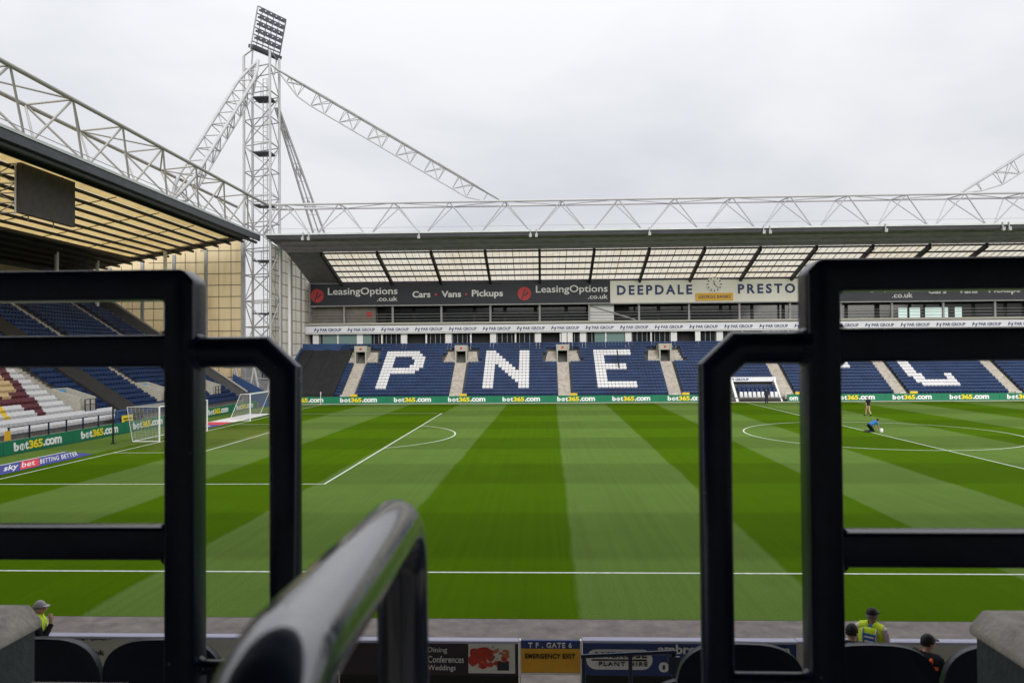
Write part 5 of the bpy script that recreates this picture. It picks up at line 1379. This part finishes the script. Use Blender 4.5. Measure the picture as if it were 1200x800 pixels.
# ================================================================== RAIL FRAMES AND HANDRAIL (close to the lens)
def sweep_square(m_, path, w_, d_, r, yc_):
    """rounded square tube along a path in the XZ plane, mitred at its corners"""
    pts = [Vector((x, 0, z)) for x, z in path]; prof_ = []
    for (sx, sy) in ((1, 1), (-1, 1), (-1, -1), (1, -1)):
        for a in (0, 30, 60, 90):
            base = {(1, 1): 0, (-1, 1): 90, (-1, -1): 180, (1, -1): 270}[(sx, sy)]
            an = math.radians(base+a); prof_.append((sx*(w_/2-r)+r*math.cos(an), sy*(d_/2-r)+r*math.sin(an)))
    n = len(prof_); vs = []
    for i, p in enumerate(pts):
        a = (p-pts[i-1]).normalized() if i else None; b = (pts[i+1]-p).normalized() if i < len(pts)-1 else None
        t = (a+b).normalized() if a and b else (a or b); nn = Vector((-t.z, 0, t.x)); k = 1/max(.5, t.dot(b or a))
        for u, v in prof_: q = p+nn*u*k; vs.append((q.x, yc_+v, q.z))
    m_.add(vs, [(i*n+j, i*n+(j+1) % n, (i+1)*n+(j+1) % n, (i+1)*n+j) for i in range(len(pts)-1) for j in range(n)], 0, False)
    m_.add(vs[:n], [tuple(range(n))[::-1]]); m_.add(vs[-n:], [tuple(range(n))])
    return m_
def smooth(o, ang=.6):
    for p in o.data.polygons: p.use_smooth = True
    bm = bmesh.new(); bm.from_mesh(o.data)
    for e in bm.edges: e.smooth = not (len(e.link_faces) == 2 and e.calc_face_angle(0) > ang)
    bmesh.ops.recalc_face_normals(bm, faces=bm.faces); bm.to_mesh(o.data); bm.free()
def rail_frame(s, yc_, px_, hx, label, xo):
    """s=-1 left frame / +1 right frame; px_: post centre; hx: hoop outer leg centre"""
    t = empty('rail_frame', (px_, yc_, 4.6), label, 'safety rail')
    w2 = .0265; a_ = px_-s*w2; b_ = px_+s*w2                     # a_: aisle side, b_: inner side
    ol_ = [(xo, 6.0925), (a_+s*.02, 6.0925), (a_, 6.0725), (a_, 4.62), (b_, 4.62), (b_, 6.0395), (xo, 6.0395)]
    if s > 0: ol_ = ol_[::-1]
    m_ = MB(); m_.prism([(x_, yc_-.029, z_) for x_, z_ in ol_], (0, .058, 0)); o = m_.build('post_and_top_rail', M['navy'], t, .007, 3); smooth(o)
    for z, h in ((5.95, .056), (5.612, .058)):
        m_ = sweep_square(MB(), [(xo, z), (px_+s*.02, z)], h, .046, .008, yc_+.002); o = m_.build('cross_rail', M['navy'], t); smooth(o)
    # small gussets where the rails meet the post
    m_ = MB(); q = .012
    for z in (6.041, 5.922, 5.583):
        x_ = px_+s*.0245; m_.prism([(x_, yc_-.018, z), (x_+s*q, yc_-.018, z), (x_, yc_-.018, z-q)], (0, .036, 0))
    for z in (5.979, 5.642):
        x_ = px_+s*.0245; m_.prism([(x_, yc_-.018, z), (x_+s*q, yc_-.018, z), (x_, yc_-.018, z+q)], (0, .036, 0))
    m_.build('weld_fillets', M['navy'], t)['kind'] = 'stuff'
    # round hoop on the aisle side
    hz = 5.947; ch = .04; sg = -s
    x_in = px_+sg*.024
    pts = [(x_in, yc_, hz), (hx-sg*ch, yc_, hz), (hx, yc_, hz-ch*.95), (hx, yc_, 4.62)]
    m_ = MB(); m_.tube(pts, .0275, 24); smooth(m_.build('hoop', M['navy'], t))
    m_ = MB(); m_.tube([(x_in, yc_, 5.392), (hx, yc_, 5.392)], .013, 16); m_.build('lower_bar', M['navy'], t)
    m_ = MB(); m_.tube([(px_+sg*.022, yc_, hz), (px_+sg*.034, yc_, hz)], .036, 18, rs=[.036, .029]); m_.build('weld_collar', M['navy'], t)
    m_ = MB(); m_.tube([(px_+sg*.022, yc_, 5.392), (px_+sg*.034, yc_, 5.392)], .022, 18, rs=[.022, .014]); m_.build('weld_collar', M['navy'], t)
    return t
rail_frame(-1, 1.285, -.632, -.452, 'navy safety rail frame with small hoop on the left of the aisle', -2.4)
rail_frame(1, 1.255, .467, .292, 'navy safety rail frame with small hoop on the right of the aisle', 2.4)
HR = empty('handrail', (-.132, .55, 4.7), 'glossy dark handrail hoop leading away in the centre foreground', 'handrail')
pts = []
xa, ya, za_ = -.1285, .315, 5.788; xb, yb, zb_ = -.146, .765, 5.772; Rb = .055
pts.append((xa, ya, 4.7)); 
for i in range(9):
    a = math.pi/2*i/8; pts.append((xa, ya+Rb-Rb*math.cos(a), za_-Rb+Rb*math.sin(a)))
for i in range(9):
    a = math.pi/2*i/8; pts.append((xb, yb-Rb+Rb*math.sin(a), zb_-Rb+Rb*math.cos(a)))
pts.append((xb, yb, 4.3))
m_ = MB(); m_.tube(pts, .0265, 28); m_.build('hoop_tube', M['rail'], HR)
m_ = MB(); m_.tube([(xa, ya+.02, 5.45), (xb, yb-.02, 5.44)], .018, 16); m_.build('middle_bar', M['rail'], HR)
# navy barrier lower down the aisle
BR = empty('barrier', (.9, 8, 1.75), 'small navy barrier in front of the plant hire board', 'barrier')
strut('rail', BR, (.40, 8, 2.68), (1.42, 8, 2.735), .022, M['navy'], 10)
m_ = MB(); m_.box(.40, 1.42, 7.985, 8.015, 2.70, 2.712)
for xx, zz in ((.43, 2.67), (.93, 2.69), (1.39, 2.715)): strut('post', BR, (xx, 8, 1.4), (xx, 8, zz), .022, M['navy'], 10)
m_ = MB(); m_.box(1.33, 1.45, 7.95, 7.98, 2.52, 2.70); m_.build('plate', M['navy'], BR)
